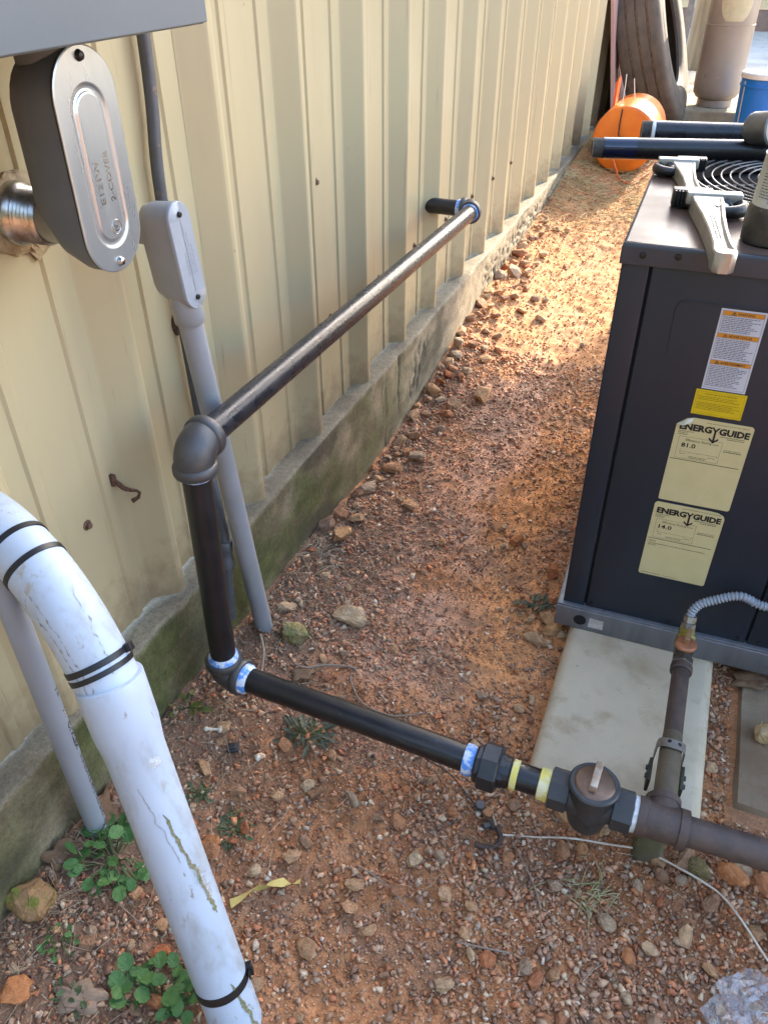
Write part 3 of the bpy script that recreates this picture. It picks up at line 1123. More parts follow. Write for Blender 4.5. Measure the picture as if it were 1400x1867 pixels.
b = MB().rod((.05, LBY, 1.022), (-.1, LBY, 1.022), [(0, .030), (.10, .0295), (.13, .0295)], 28)
b.obj('nipple', material('galvanised_nipple', (0.30, 0.29, 0.29), (0.24, 0.23, 0.23), 30, rough=.3, metal=.9), lb)
b = MB()
prof = [(0, .031)]
for k in range(6):
    prof += [(.004 + k * .006, .0345), (.007 + k * .006, .031)]
prof += [(.042, .038), (.046, .040), (.056, .040), (.058, .034)]
b.rod((.006, LBY, 1.022), (-.1, LBY, 1.022), prof, 28)
b.obj('threaded_collar', material('bright_zinc_thread', (0.55, 0.54, 0.52), (0.32, 0.28, 0.23), 60, rough=.28, metal=.9), lb)
# smear of old sealant round the hole
bm = bmesh.new()
bmesh.ops.create_icosphere(bm, subdivisions=4, radius=1)
from mathutils import noise as mnoise
for v in bm.verts:
    a = math.atan2(v.co.z, v.co.y)
    rad = 1 + .28 * mnoise.noise(Vector((math.cos(a) * 2, math.sin(a) * 2, 1))) + (.35 if v.co.z < -.3 and v.co.y > .2 else 0)
    v.co = Vector((VALX + .001 + v.co.x * .011, LBY + v.co.y * .049 * rad, 1.02 + v.co.z * .052 * rad)) + Vector((.004 * mnoise.noise(v.co * 5), 0, 0))
b = MB()
b.from_bm(bm)
b.obj('sealant', material('old_sealant', (0.36, 0.28, 0.16), (0.22, 0.15, 0.085), 60, rough=.6, bump=.8, bump_scale=120), lb)

# small grey PVC conduit body with its leaning riser
M_PVCG = material('grey_pvc', (0.265, 0.27, 0.285), (0.235, 0.24, 0.25), 12, rough=.42, spots=((0.22, 0.205, 0.19), 18, .58, .78), bump=.04, bump_scale=300)
riser = thing('grey_conduit_riser', 'grey plastic conduit with oval-cover junction body leaning behind the black elbow', 'conduit', (.05, 1.08, .03))


def lean(z):
    return 0.985 - (z - .83) * 0.122


b = MB()
pts = [(.052, 1.082, -.02), (.051, lean(.12) - .004, .12)] + [(.047, lean(z), z) for z in (.3, .5, .7, .84)]
b.tube(pts, .0198, 24)
b.obj('conduit', M_PVCG, riser)
b = MB().tube([(.052, 1.083, -.02), (.0515, 1.08, .035)], .0204, 24)
b.obj('dark_end', material('soil_stain', (0.07, 0.06, 0.055), rough=.8), riser)
b = MB()
st2 = stadium(.050, .162)
V, F = [], []
n = len(st2)
zc = .922
levels = [(.066, 1.0, 0), (.062, 1.0, 0), (.03, .97, .004), (.016, .9, .012), (.012, .8, .02)]
for (x, s, dz) in levels:
    for (u, v) in st2:
        z = zc + v * (s if v > 0 else 1) + dz * max(0, -v / .08)
        V.append((x, lean(z) + u * s, z))
for i in range(len(levels) - 1):
    for k in range(n):
        j = (k + 1) % n
        F.append([i * n + k, i * n + j, (i + 1) * n + j, (i + 1) * n + k])
F.append(list(range(n)))
F.append([(len(levels) - 1) * n + k for k in range(n)])
b.add(V, F)
b.rod((.047, lean(.875), .875), (.047, lean(.80), .80), [(0, .02), (.03, .0245), (.062, .0245), (.065, .022)], 24)
b.rod((.03, lean(.955), .955), (-.1, lean(.955), .955), [(0, .0205), (.045, .0205), (.046, .018), (.09, .018)], 20)
b.obj('junction_body', M_PVCG, riser, 50)
b = MB()
V, F = [], []
rings = [(.053, .165, .0662), (.053, .165, .0700), (.051, .163, .0712), (.001, .11, .0712)]
for (w, h, x) in rings:
    for (u, v) in stadium(w, h):
        V.append((x, lean(zc + v) + u, zc + v))
for i in range(len(rings) - 1):
    for k in range(n):
        j = (k + 1) % n
        F.append([i * n + k, i * n + j, (i + 1) * n + j, (i + 1) * n + k])
b.add(V, F)
cov2 = b.obj('oval_cover', material('pale_pvc_cover', (0.285, 0.305, 0.34), (0.26, 0.28, 0.315), 20, rough=.35), riser, 50)
for dz in (.064, -.064):
    z = zc + dz
    MB().rod((.0712, lean(z), z), (.09, lean(z), z), [(0, .0042), (.003, .0042), (.004, .003)], 10).obj('cover_screw', M_DARKSCREW, riser)
b = MB()
for k, wd in enumerate((.034, .052, .058, .04)):
    yk = -.006 + k * .006
    z = zc - .028
    while z < zc - .028 + wd:
        l = random.uniform(.003, .008)
        yy = lean(z) + yk
        b.add([(.0716, yy, z), (.0716, yy + .0013, z), (.0716, lean(z + l) + yk + .0013, z + l), (.0716, lean(z + l) + yk, z + l)], [[0, 1, 2, 3]])
        z += l + .0018
b.obj('cover_print', material('faint_print', (0.22, 0.23, 0.26), rough=.6), cov2)

# thin dark conduit down the wall
M_DKCOND = material('dark_grey_conduit', (0.075, 0.08, 0.092), (0.06, 0.062, 0.068), 40, rough=.42, spots=((0.2, 0.12, 0.08), 60, .62, .75), bump=.1)
thin = thing('thin_conduit', 'thin dark grey conduit running down the wall behind the grey riser', 'conduit', (.014, 1.01, .13))


def spline(pts, n=8):
    P = [Vector(p) for p in pts]
    out = []
    for i in range(len(P) - 1):
        p0 = P[max(i - 1, 0)]
        p1, p2 = P[i], P[i + 1]
        p3 = P[min(i + 2, len(P) - 1)]
        for k in range(n):
            t = k / n
            out.append(0.5 * ((2 * p1) + (p2 - p0) * t + (2 * p0 - 5 * p1 + 4 * p2 - p3) * t * t + (3 * p1 - p0 - 3 * p2 + p3) * t ** 3))
    out.append(P[-1])
    return out


b = MB().tube(spline([(-.036, 1.10, 1.8), (-.036, 1.095, 1.19), (-.036, 1.075, .975), (-.036, 1.082, .6), (-.033, 1.082, .46), (-.012, 1.062, .39), (.012, 1.036, .31), (.014, 1.022, .22), (.014, 1.012, .12)], 8), .0100, 16)
b.obj('tube', M_DKCOND, thin)
b = MB().rod((.0125, 1.034, .315), (.014, 1.025, .245), [(0, .0125), (.003, .0148), (.02, .0148), (.024, .0130), (.04, .013), (.044, .0148), (.062, .0148), (.065, .012)], 16)
b.obj('coupling', M_DKCOND, thin)

# left PVC conduit with printing
left = thing('printed_conduit', 'thin pale grey plastic conduit with black printing behind the big white pipe', 'conduit', (.04, .516, .05))
LR = .0172
b = MB().tube([(.04, .516, .0), (.04, .516, .4), (.04, .516, 1.0)], LR, 28)
M_PVCB = material('pale_pvc', (0.285, 0.305, 0.34), (0.26, 0.28, 0.31), 10, rough=.38, spots=((0.28, 0.265, 0.24), 14, .58, .8), bump=.03)
lt = b.obj('tube', M_PVCB, left)
aim = math.atan2(0 - .516, .774 - .04)
z = .44
for body, size, bold, wid, gap in [('3/4', .012, .0, .018, .028), ('211', .012, .0, .018, .014), ('CANTEX', .0135, .035, .062, .016), ('SCHEDULE 40 RIGID PVC', .0115, .008, .165, .012), ('90C', .0115, .0, .03, .02)]:
    V, F = text_geo(body, size, bold, wid)
    vv = []
    for v in V:
        ang = aim + 1.02 - (.006 - v.y) / LR * -1
        vv.append((.04 + (LR + .0003) * math.cos(ang), .516 + (LR + .0003) * math.sin(ang), z - v.x))
    MB().add(vv, F).obj('printed_word', material('black_ink', (0.02, 0.02, 0.025), rough=.6), lt, None)
    z -= wid + gap

# big white PVC sweep
M_PVCW = material('white_pvc', (0.42, 0.475, 0.55), (0.375, 0.425, 0.495), 7, rough=.36, bump=.05, bump_scale=40,
                  spots=[((0.28, 0.275, 0.26), 9, .52, .76, (2.2, 2.2, .5), .6), ((0.24, 0.21, 0.18), 55, .655, .72, (1, 1, .16), .7), ((0.33, 0.30, 0.26), 26, .62, .70, (1, 1, .3), .7)])
white = thing('white_pvc_sweep', 'big scuffed white plastic pipe with belled joint curving up from the ground', 'pipe', (.39, .37, 0))
WR = .0402
elb = spline([(.209, .487, .535), (.181, .500, .578), (.150, .512, .622), (.108, .527, .660), (.058, .543, .685), (.0, .560, .698), (-.10, .585, .70)], 10)
MB().tube(elb, WR, 36).obj('elbow', M_PVCW, white)
low0, low1 = Vector((.209, .487, .535)), Vector((.400, .361, -.05))
d = (low1 - low0).normalized()
L = (low1 - low0).length
b = MB().rod(low0 - d * .022, low1, [(0, .0402), (.0005, .0430), (.002, .0436), (.022, .0436), (.070, .0430), (.082, .0418), (.098, .0398), (.11, .0390), (.2, .0387), (L + .022, .0385)], 40)
belled = b.obj('belled_pipe', M_PVCW, white, 50)


def tie(center, axis_, r, w, head_dir=None, mat=None):
    c_, a_ = Vector(center), Vector(axis_).normalized()
    b = MB()
    b.rod(c_ - a_ * w / 2, c_ + a_ * w / 2, [(0, r + .0002), (.0003, r + .0014), (w - .0003, r + .0014), (w, r + .0002)], 40)
    if head_dir:
        h = Vector(head_dir)
        h = (h - a_ * h.dot(a_)).normalized()
        p = c_ + h * (r + .003)
        q = a_.cross(h)
        M = Matrix((a_, q, h)).transposed().to_4x4()
        M.translation = p
        b.box(-w * .65, w * .65, -.006, .006, -.003, .006, .001, M)
        b.box(-w * .35, w * .35, .006, .016, -.001, .0015, .0004, M)
    return b.obj('cable_tie', mat or M_TIE, white)


M_TIE = material('black_nylon', (0.012, 0.012, 0.013), rough=.42)
e0, e1 = Vector(elb[3]), Vector(elb[4])
ax = (e1 - e0)
tie(Vector(elb[7]), Vector(elb[8]) - Vector(elb[6]), WR + .0001, .0075)
tie(Vector(elb[9]), Vector(elb[10]) - Vector(elb[8]), WR + .0001, .0085, (.8, .5, .3))
i1 = 34
tie(Vector(elb[i1]), Vector(elb[i1 + 1]) - Vector(elb[i1 - 1]), WR + .0001, .008)
tie(Vector(elb[i1 + 6]), Vector(elb[i1 + 7]) - Vector(elb[i1 + 5]), WR + .0001, .008)
tie(low0 + d * (L * .79), d, .0386, .014, (.6, .6, .3))
# streaks of dirt and algae that stick to the pipe
M_ALGAE = material('dried_algae', (0.15, 0.15, 0.055), (0.27, 0.23, 0.15), 160, rough=.9, bump=.8, bump_scale=400)
side = Vector((0, 0, 1)).cross(d).normalized()
vdir = (CAM - (low0 + low1) / 2)
vdir = (vdir - d * vdir.dot(d)).normalized()
sdir = d.cross(vdir)
if sdir.dot(right) < 0:
    sdir = -sdir


def streak(t0, t1, a0, a1, wmax, seed, base=None, rad=.0386):
    r = random.Random(seed)
    b = MB()
    n = 60
    V, F = [], []
    for k in range(n + 1):
        t = t0 + (t1 - t0) * k / n
        an = a0 + (a1 - a0) * k / n + .10 * mnoise.noise(Vector((k * .13, seed, 0)))
        w = max(.0006, wmax * (0.45 + .9 * abs(mnoise.noise(Vector((k * .31, seed, 3))))) * min(1, k / 5, (n - k) / 4 + .1))
        for sgn in (-1, 1):
            a = an + sgn * w * r.uniform(.6, 1.25) / rad
            V.append(low0 + d * t + (vdir * math.cos(a) + sdir * math.sin(a)) * (rad + .0007))
    for k in range(n):
        F.append([2 * k, 2 * k + 1, 2 * k + 3, 2 * k + 2])
    b.add(V, F)
    return b


bm = bmesh.new()
bmesh.ops.create_icosphere(bm, subdivisions=3, radius=1)
gs_c = low0 + d * .095 + (vdir * math.cos(.42) + sdir * math.sin(.42)) * .0395
for v in bm.verts:
    c0 = v.co.copy()
    v.co = gs_c + (d * c0.x * .008 + sdir * c0.y * .0075) * (1 + .5 * mnoise.noise(c0 * 3)) + vdir * c0.z * .0018
b = MB()
b.from_bm(bm)
b.obj('glue_spot', material('white_glue', (0.66, 0.66, 0.66), (0.5, 0.5, 0.5), 200, rough=.6, bump=.8, bump_scale=300), belled)
streak(.17, .36, .1, .75, .0042, 5).obj('algae_streak', M_ALGAE, belled, None)
streak(.27, .33, .55, .72, .010, 6).obj('algae_streak', material('grey_lichen', (0.30, 0.28, 0.26), (0.42, 0.4, 0.4), 300, rough=.9), belled, None)
streak(.475, .60, .25, .75, .0045, 7).obj('algae_streak', M_ALGAE, belled, None)
streak(.12, .25, -.35, .12, .0012, 8).obj('dirt_line', material('dirt_line', (0.36, 0.35, 0.35), (0.28, 0.26, 0.25), 200, rough=.9), belled, None)

for (i0, i1_, a0, a1, w_, sd_) in [(6, 26, .25, .45, .0010, 31), (4, 30, -.55, -.75, .0013, 32), (3, 24, -.75, -.95, .0016, 33)]:
    V, F = [], []
    for q in range((i1_ - i0) * 4 + 1):
        f_ = i0 + q / 4
        k_ = int(f_)
        p = elb[k_].lerp(elb[k_ + 1], f_ - k_)
        ax_ = (elb[k_ + 1] - elb[k_ - 1]).normalized()
        vd_ = (CAM - p)
        vd_ = (vd_ - ax_ * vd_.dot(ax_)).normalized()
        sd2 = ax_.cross(vd_)
        if sd2.dot(upv + right) < 0:
            sd2 = -sd2
        t_ = q / ((i1_ - i0) * 4)
        an = a0 + (a1 - a0) * t_ + .14 * mnoise.noise(Vector((q * .11, sd_, 0)))
        w = w_ * max(.0, .2 + 1.6 * mnoise.noise(Vector((q * .23, sd_, 5))))
        for sgn in (-1, 1):
            a = an + sgn * w / WR
            V.append(p + (vd_ * math.cos(a) + sd2 * math.sin(a)) * (WR + .0006))
    for q in range(len(V) // 2 - 1):
        F.append([2 * q, 2 * q + 1, 2 * q + 3, 2 * q + 2])
    MB().add(V, F).obj('scuff_mark', material('brown_scuff', (0.20, 0.155, 0.12), (0.30, 0.27, 0.25), 200, rough=.9), white, None)

# ------------------------------------------------------------------ gas piping
M_BLK = material('black_steel_pipe', (0.006, 0.006, 0.0075), (0.011, 0.011, 0.013), 18, rough=.30, rough2=.42, coat=.2, bump=.08, bump_scale=260,
                 spots=[((0.09, 0.085, 0.085), 45, .66, .82, None, .6)])
M_BLK2 = material('worn_black_pipe', (0.011, 0.012, 0.016), (0.022, 0.022, 0.026), 25, rough=.22, rough2=.36, bump=.15, bump_scale=320,
                  spots=[((0.075, 0.072, 0.075), 60, .66, .80, None, .5), ((0.09, 0.05, 0.03), 90, .76, .80, None, .8)])
M_IRON = material('malleable_iron', (0.075, 0.073, 0.074), (0.10, 0.095, 0.092), 30, rough=.36, rough2=.5, metal=.5, bump=.25, bump_scale=420)
M_DOPE = material('blue_white_sealant', (0.62, 0.66, 0.74), (0.10, 0.28, 0.70), 55, .44, .54, .5, bump=.6, bump_scale=300)
M_WHITE = material('white_sealant_lit_edge', (0.75, 0.75, 0.75), (0.55, 0.55, 0.52), 90, rough=.6, bump=.5, bump_scale=300)
M_YEL = material('yellow_tape', (0.70, 0.58, 0.13), (0.72, 0.66, 0.40), 40, .45, .6, .5, bump=.4, bump_scale=250)
M_BRN = material('rusty_brown_pipe', (0.060, 0.042, 0.036), (0.095, 0.062, 0.048), 35, rough=.5, rough2=.62, bump=.3, bump_scale=350,
                 spots=[((0.13, 0.085, 0.06), 25, .60, .8, None, .7)])
PR = .0238
gas = thing('gas_line', 'black steel gas piping with elbows and shutoff valve running from wall to air unit', 'gas pipe', (.10, .86, .1))
A_ = Vector((.10, 2.434, .612))
B_ = Vector((.10, .868, .655))
C_ = Vector((.10, .853, .148))
PX = .834


def elbow(name, c_, da, db, rb, rc, Lc, parent, mat):
    c_, da, db = Vector(c_), Vector(da).normalized(), Vector(db).normalized()
    R_ = Lc * .72
    pts, rad = [c_ + da * Lc], [rb]
    for k in range(13):
        t = k / 12 * PI / 2
        # arc tangent to da then db
        pts.append(c_ + da * R_ * (1 - math.sin(t)) + db * R_ * (1 - math.cos(t)))
        rad.append(rb * (1 + .04 * math.sin(t * 2)))
    pts.append(c_ + db * Lc)
    rad.append(rb)
    b = MB().tube(pts, rad, 32)
    for dd in (da, db):
        b.rod(c_ + dd * (Lc - .017), c_ + dd * (Lc + .002), [(0, rb), (.004, rc), (.015, rc + .0005), (.0185, rc - .001), (.019, PR + .003)], 32)
    return b.obj(name, mat, parent, 50)


MB().tube([(-.14, A_.y, A_.z), (A_.x - .03, A_.y, A_.z)], PR, 28).obj('pipe', M_BLK, gas)
MB().rod((A_.x - .052, A_.y, A_.z), (A_.x, A_.y, A_.z), [(0, PR), (.001, PR + .0022), (.012, PR + .003), (.018, PR + .001)], 28).obj('sealant_ring', M_DOPE, gas)
elbow('elbow', A_, (-1, 0, 0), (0, -1, .0), .0300, .0335, .036, gas, M_IRON)
MB().rod(A_ + Vector((0, -.034, 0)), A_ + Vector((0, -.06, 0)), [(0, PR), (.0005, PR + .0035), (.006, PR + .0035), (.009, PR + .0005)], 28).obj('sealant_ring', M_DOPE, gas)
MB().tube([A_ + Vector((0, -.03, 0)), (A_ + B_) / 2, B_ + Vector((0, .03, 0))], PR, 32).obj('pipe', M_BLK2, gas)
elbow('elbow', B_, (0, 1, 0), (0, 0, -1), .0325, .0365, .044, gas, M_IRON)
MB().rod(B_ + Vector((0, .044, 0)), B_ + Vector((0, .06, 0)), [(0, PR), (.0005, PR + .003), (.003, PR + .003), (.006, PR)], 28).obj('sealant_ring', M_WHITE, gas)
MB().rod(B_ + Vector((0, 0, -.045)), B_ + Vector((0, 0, -.07)), [(0, PR), (.0005, PR + .004), (.007, PR + .0035), (.011, PR)], 28).obj('sealant_ring', M_DOPE, gas)
MB().tube([B_ + Vector((0, 0, -.03)), C_ + Vector((0, 0, .03))], PR + .0005, 32).obj('pipe', M_BLK, gas)
elbow('elbow', C_, (0, 0, 1), (1, -.03, 0), .0315, .0355, .040, gas, M_IRON)
MB().rod(C_ + Vector((0, 0, .041)), C_ + Vector((0, 0, .06)), [(0, PR), (.0005, PR + .0055), (.005, PR + .005), (.012, PR + .001)], 28).obj('sealant_ring', M_DOPE, gas)
dx = Vector((.5, -.017, 0)).normalized()
MB().rod(C_ + dx * .041, C_ + dx * .07, [(0, PR), (.0005, PR + .006), (.009, PR + .0055), (.016, PR + .001)], 28).obj('sealant_ring', M_DOPE, gas)
MB().tube([C_ + dx * .03, (.36, .845, .148), (.615, .8345, .148)], PR + .0006, 32).obj('pipe', M_BLK, gas)
X = lambda x, z=.148: Vector((x, PX, z))
MB().rod(X(.592), X(.64), [(0, PR), (.001, PR + .004), (.012, PR + .0045), (.017, PR + .002), (.025, PR + .002)], 28).obj('sealant_ring', M_DOPE, gas)
b = MB().rod(X(.612), X(.66), [(0, .030), (.004, .0335), (.010, .0335), (.0105, .0395), (.013, .0425), (.040, .0425), (.043, .0395), (.0435, .031), (.052, .030)], 8)
b.obj('union_nut', material('black_malleable', (0.016, 0.017, 0.02), (0.028, 0.028, 0.03), 30, rough=.34, bump=.2, bump_scale=300), gas, 25)
MB().rod(X(.655), X(.9), [(0, .029), (.018, .0275), (.02, PR), (.09, PR)], 28).obj('pipe', M_BLK, gas)
MB().rod(X(.676), X(.9), [(0, PR), (.001, PR + .0022), (.010, PR + .0025), (.012, PR)], 28).obj('tape_ring', M_YEL, gas)
MB().rod(X(.7235), X(.9), [(0, PR), (.001, PR + .0032), (.015, PR + .0042), (.022, PR + .004)], 28).obj('tape_ring', M_YEL, gas)
# plug valve
M_VALVE = material('black_valve_body', (0.040, 0.040, 0.042), (0.058, 0.056, 0.056), 25, rough=.36, rough2=.48, metal=.2, bump=.2, bump_scale=300)
valve = MB()
for xs_, xe in ((.742, .776), (.846, .880)):
    valve.rod(X(xs_), X(xe), [(0, .030), (.002, .0355), (xe - xs_ - .002, .0355), (xe - xs_, .030)], 8)
valve.rod(X(.770), X(.85), [(0, .028), (.02, .034), (.04, .036), (.06, .034), (.08, .028)], 28)
valve.rod((.811, PX, .088), (.811, PX, .25), [(0, .026), (.004, .031), (.03, .036), (.060, .0385), (.094, .0395), (.097, .041), (.104, .0415), (.107, .039), (.1072, .034)], 36)
vb = valve.obj('shutoff_valve', M_VALVE, gas, 35)
M_BRONZE = material('worn_bronze', (0.20, 0.125, 0.085), (0.14, 0.09, 0.065), 40, rough=.42, metal=.7, bump=.15, bump_scale=300)
plug = MB().rod((.811, PX, .19), (.811, PX, .25), [(0, .033), (.0055, .0333), (.0075, .0315), (.0085, .029)], 36).obj('valve_plug', M_BRONZE, vb)
b = MB()
M = Matrix.Rotation(math.radians(-4), 4, 'Z')
M.translation = Vector((.811, PX + .004, .1985))
b.box(-.0062, .0062, -.026, .026, 0, .016, .0016, M)
b.obj('valve_lug', material('worn_lug', (0.50, 0.42, 0.33), (0.30, 0.2, 0.14), 60, rough=.45, metal=.4), vb)
b = MB()
V, F = text_geo('1 1/2', .011, .02, .022)
b.add([(.800 + v.x, PX - .0382 - .0004 * 0, .118 + v.y) for v in V], F)
b.obj('cast_marking', M_IRON, vb)
MB().rod(X(.878), X(.9), [(0, PR), (.001, .030), (.008, .0295), (.0125, .026)], 28).obj('sealant_ring', M_WHITE, gas)
# tee and old brown pipe
b = MB()
b.rod(X(.886), X(.98), [(0, .027), (.001, .0325), (.015, .0328), (.0165, .0298), (.064, .0298), (.0655, .0328), (.079, .0325), (.080, .027)], 32)
b.rod((.926, PX, .148), (.926, 1.0, .148), [(0, .027), (.033, .0250), (.034, .0268), (.046, .0268), (.0475, .022)], 28)
b.obj('tee', M_BRN, gas, 40)
MB().tube([X(.955), Vector((1.2, .842, .148)), Vector((1.75, .86, .148))], .0245, 32).obj('brown_pipe', M_BRN, gas)
b = MB().rod((.926, .875, .148), (.926, 1.02, .148), [(0, .0195), (.06, .0192), (.10, .0190), (.145, .0168)], 24)
b.obj('nipple', material('olive_brown_pipe', (0.085, 0.065, 0.04), (0.12, 0.09, 0.055), 30, rough=.5, bump=.3, bump_scale=300), gas)
MB().rod((.926, 1.0, .148), (.926, 1.25, .149), [(0, .0166), (.185, .0164)], 24).obj('branch_pipe', M_BRN, gas)
# pipe strap
b = MB()
pts = [(.926 + .0225 * math.cos(a), .985 + .004 * math.cos(a * 2), .148 + .0225 * math.sin(a)) for a in np.linspace(0, PI, 17)]
pts = [(.9490, .985, .118)] + pts + [(.9030, .985, .118)]
V, F = [], []
for (x, y, z) in pts:
    ux, uz = x - .926, max(z - .148, 0)
    l_ = math.hypot(ux, uz) or 1
    for (dy, dr) in ((-.0095, 0), (.0095, 0), (.0095, .0018), (-.0095, .0018)):
        V.append((x + ux / l_ * dr, y + dy, z + uz / l_ * dr))
for i in range(len(pts) - 1):
    for k in range(4):
        j = (k + 1) % 4
        F.append([i * 4 + k, i * 4 + j, i * 4 + 4 + j, i * 4 + 4 + k])
b.add(V, F)
strap = b.obj('pipe_strap', material('galvanised_strap', (0.27, 0.235, 0.21), (0.2, 0.165, 0.14), 60, rough=.5, metal=.5), gas)
b = MB()
for a in (1.1, 1.85):
    p = Vector((.926 + .0242 * math.cos(a), .985, .148 + .0242 * math.sin(a)))
    dd = Vector((math.cos(a), 0, math.sin(a)))
    b.rod(p, p + dd * .01, [(0, .0036), (.0004, .0036)], 12)
b.obj('strap_holes', M_GASKET, strap)
b = MB()
for sx in (-1, 1):
    b.box(.926 + sx * .027 - .003, .926 + sx * .027 + .003, .925, .975, .095, .128, .001)
    for yy in (.94, .958):
        b.rod((.926 + sx * .028, yy, .118), (.926 + sx * .05, yy, .118), [(0, .0045), (.006, .0045)], 6)
b.obj('support_bracket', material('black_bracket', (0.03, 0.03, 0.02), (0.05, 0.05, 0.03), 50, rough=.6), gas)
# gas cock by the unit
b = MB()
b.rod((.926, 1.178, .149), (.926, 1.3, .151), [(0, .0195), (.002, .021), (.015, .021), (.017, .019)], 20)
b.obj('hex_coupling', M_BRN, gas, 25)
b = MB()
b.rod((.926, 1.196, .1495), (.926, 1.3, .152), [(0, .019), (.002, .0215), (.016, .0215), (.018, .018), (.03, .0175), (.065, .0165)], 6)
b.rod((.926, 1.238, .120), (.926, 1.238, .2), [(0, .012), (.004, .016), (.03, .0185), (.047, .0195)], 24)
cock = b.obj('gas_cock', material('dull_brass', (0.16, 0.135, 0.11), (0.11, 0.09, 0.075), 50, rough=.45, metal=.7), gas, 30)
MB().rod((.926, 1.238, .167), (.926, 1.238, .2), [(0, .0205), (.001, .0215), (.005, .0215), (.0075, .0195), (.0082, .017)], 28).obj('copper_cap', material('copper_orange', (0.42, 0.17, 0.085), (0.34, 0.13, 0.065), 60, rough=.42, metal=.35, bump=.2), cock)
b = MB()
M = Matrix.Rotation(math.radians(-8), 4, 'Z')
M.translation = Vector((.927, 1.246, .1742))
b.box(-.0052, .0052, -.015, .018, 0, .016, .0012, M)
b.obj('cock_lug', material('brass_lug', (0.42, 0.25, 0.13), (0.34, 0.19, 0.1), 60, rough=.4, metal=.5), cock)
b = MB().rod((.926, 1.262, .155), (.925, 1.295, .176), [(0, .016), (.003, .0195), (.012, .0195), (.014, .0165), (.03, .016), (.036, .0145)], 6)
b.obj('brass_adapter', material('olive_brass', (0.27, 0.23, 0.05), (0.2, 0.165, 0.04), 60, rough=.38, metal=.6, bump=.15), gas, 25)
b = MB().rod((.9255, 1.284, .172), (.925, 1.298, .200), [(0, .0130), (.002, .0145), (.011, .0145), (.0125, .012), (.016, .012), (.0165, .0135), (.026, .0135), (.028, .011)], 8)
b.obj('flare_nut', material('nickel', (0.42, 0.40, 0.37), (0.30, 0.28, 0.26), 80, rough=.35, metal=.9), gas, 25)
fl = spline([(.925, 1.294, .190), (.926, 1.298, .207), (.937, 1.303, .226), (.958, 1.306, .241), (.984, 1.308, .258), (1.002, 1.308, .2655), (1.018, 1.307, .264), (1.032, 1.306, .259), (1.054, 1.304, .259), (1.10, 1.31, .265), (1.16, 1.335, .27)], 40)
# even spacing for the corrugation
acc = [0.0]
for i in range(1, len(fl)):
    acc.append(acc[-1] + (fl[i] - fl[i - 1]).length)
tt = np.arange(0, acc[-1], .0011)
FP = np.array([p[:] for p in fl])
P = [Vector((np.interp(t, acc, FP[:, 0]), np.interp(t, acc, FP[:, 1]), np.interp(t, acc, FP[:, 2]))) for t in tt]
rad = [.0070 + .0026 * (.5 + .5 * math.sin(2 * PI * t / .0068)) for t in tt]
MB().tube(P, rad, 18).obj('flexible_connector', material('grey_coated_flex', (0.27, 0.30, 0.345), (0.24, 0.265, 0.305), 60, rough=.38), gas, 80)

# mossy block that carries the tee
b = MB()
b.box(.90, .95, .852, .925, -.02, .112, .014)
tag(b.obj('support_block', material('mossy_block', (0.085, 0.085, 0.035), (0.12, 0.10, 0.06), 30, rough=.9, bump=.8, bump_scale=150)), 'dark mossy block standing under the pipe tee', 'block')

# ------------------------------------------------------------------ concrete pad and slab
M_PAD = material('pale_concrete', (0.56, 0.46, 0.325), (0.50, 0.405, 0.28), 9, .35, .68, .8, bump=.45, bump_scale=300,
                 spots=[((0.36, 0.265, 0.165), 14, .54, .76), ((0.15, 0.12, 0.09), 34, .70, .745), ((0.40, 0.30, 0.19), 5, .55, .75)])
b = MB()
b.box(.694, 1.003, .905, 2.3, -.06, .06, .022)
tag(b.obj('concrete_pad', M_PAD, None, 60), 'pale narrow concrete pad under the front of the air unit', 'concrete pad')
M_SLAB = material('dirty_slab', (0.27, 0.205, 0.135), (0.19, 0.12, 0.07), 7, .35, .6, .9, bump=.6, bump_scale=240, spots=[((0.36, 0.3, 0.2), 10, .6, .75), ((0.2, 0.1, 0.05), 30, .6, .72)])
bm = bmesh.new()
b = MB()
n = 60
V, F = [], []
for j in range(n):
    for i in range(n):
        x = 1.052 + .9 * i / (n - 1)
        y = 1.0 + .9 * j / (n - 1)
        x += (.02 * (mnoise.noise(Vector((y * 9, 1, 0))))) if i == 0 else 0
        z = .026 + .003 * mnoise.noise(Vector((x * 14, y * 14, 0))) if i and j else -.02
        V.append((x, y, z))
for j in range(n - 1):
    for i in range(n - 1):
        F.append([j * n + i, j * n + i + 1, (j + 1) * n + i + 1, (j + 1) * n + i])
b.add(V, F)
slab = b.obj('concrete_slab', M_SLAB, None, 60)
tag(slab, 'dirty worn concrete slab to the right of the pale pad', 'concrete slab')

# ------------------------------------------------------------------ air unit
AC = thing('air_conditioner', 'dark slate packaged air unit with tools and pipes lying on top', 'air conditioner', world=False)
yaw, tx_, ty_ = .0153, -.004, -.0081
cyw, syw = math.cos(yaw), math.sin(yaw)
Rz_ = Matrix.Rotation(yaw, 3, 'Z')
ca = (Rz_ @ Vector((1, 0, -ty_))).normalized()
cb = (Rz_ @ Vector((0, 1, -tx_))).normalized()
cc = ca.cross(cb).normalized()
cb = cc.cross(ca)
Mac = Matrix((ca, cb, cc)).transposed().to_4x4()
Mac.translation = Vector((.6697, 1.3278, .12))
AC.matrix_world = Mac
AW, AD, AH = 1.25, .92, .7572
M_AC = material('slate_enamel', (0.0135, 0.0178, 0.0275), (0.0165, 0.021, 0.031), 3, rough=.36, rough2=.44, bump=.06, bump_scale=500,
                spots=[((0.035, 0.034, 0.033), 7, .58, .85, (1, 1, .5), .55)])
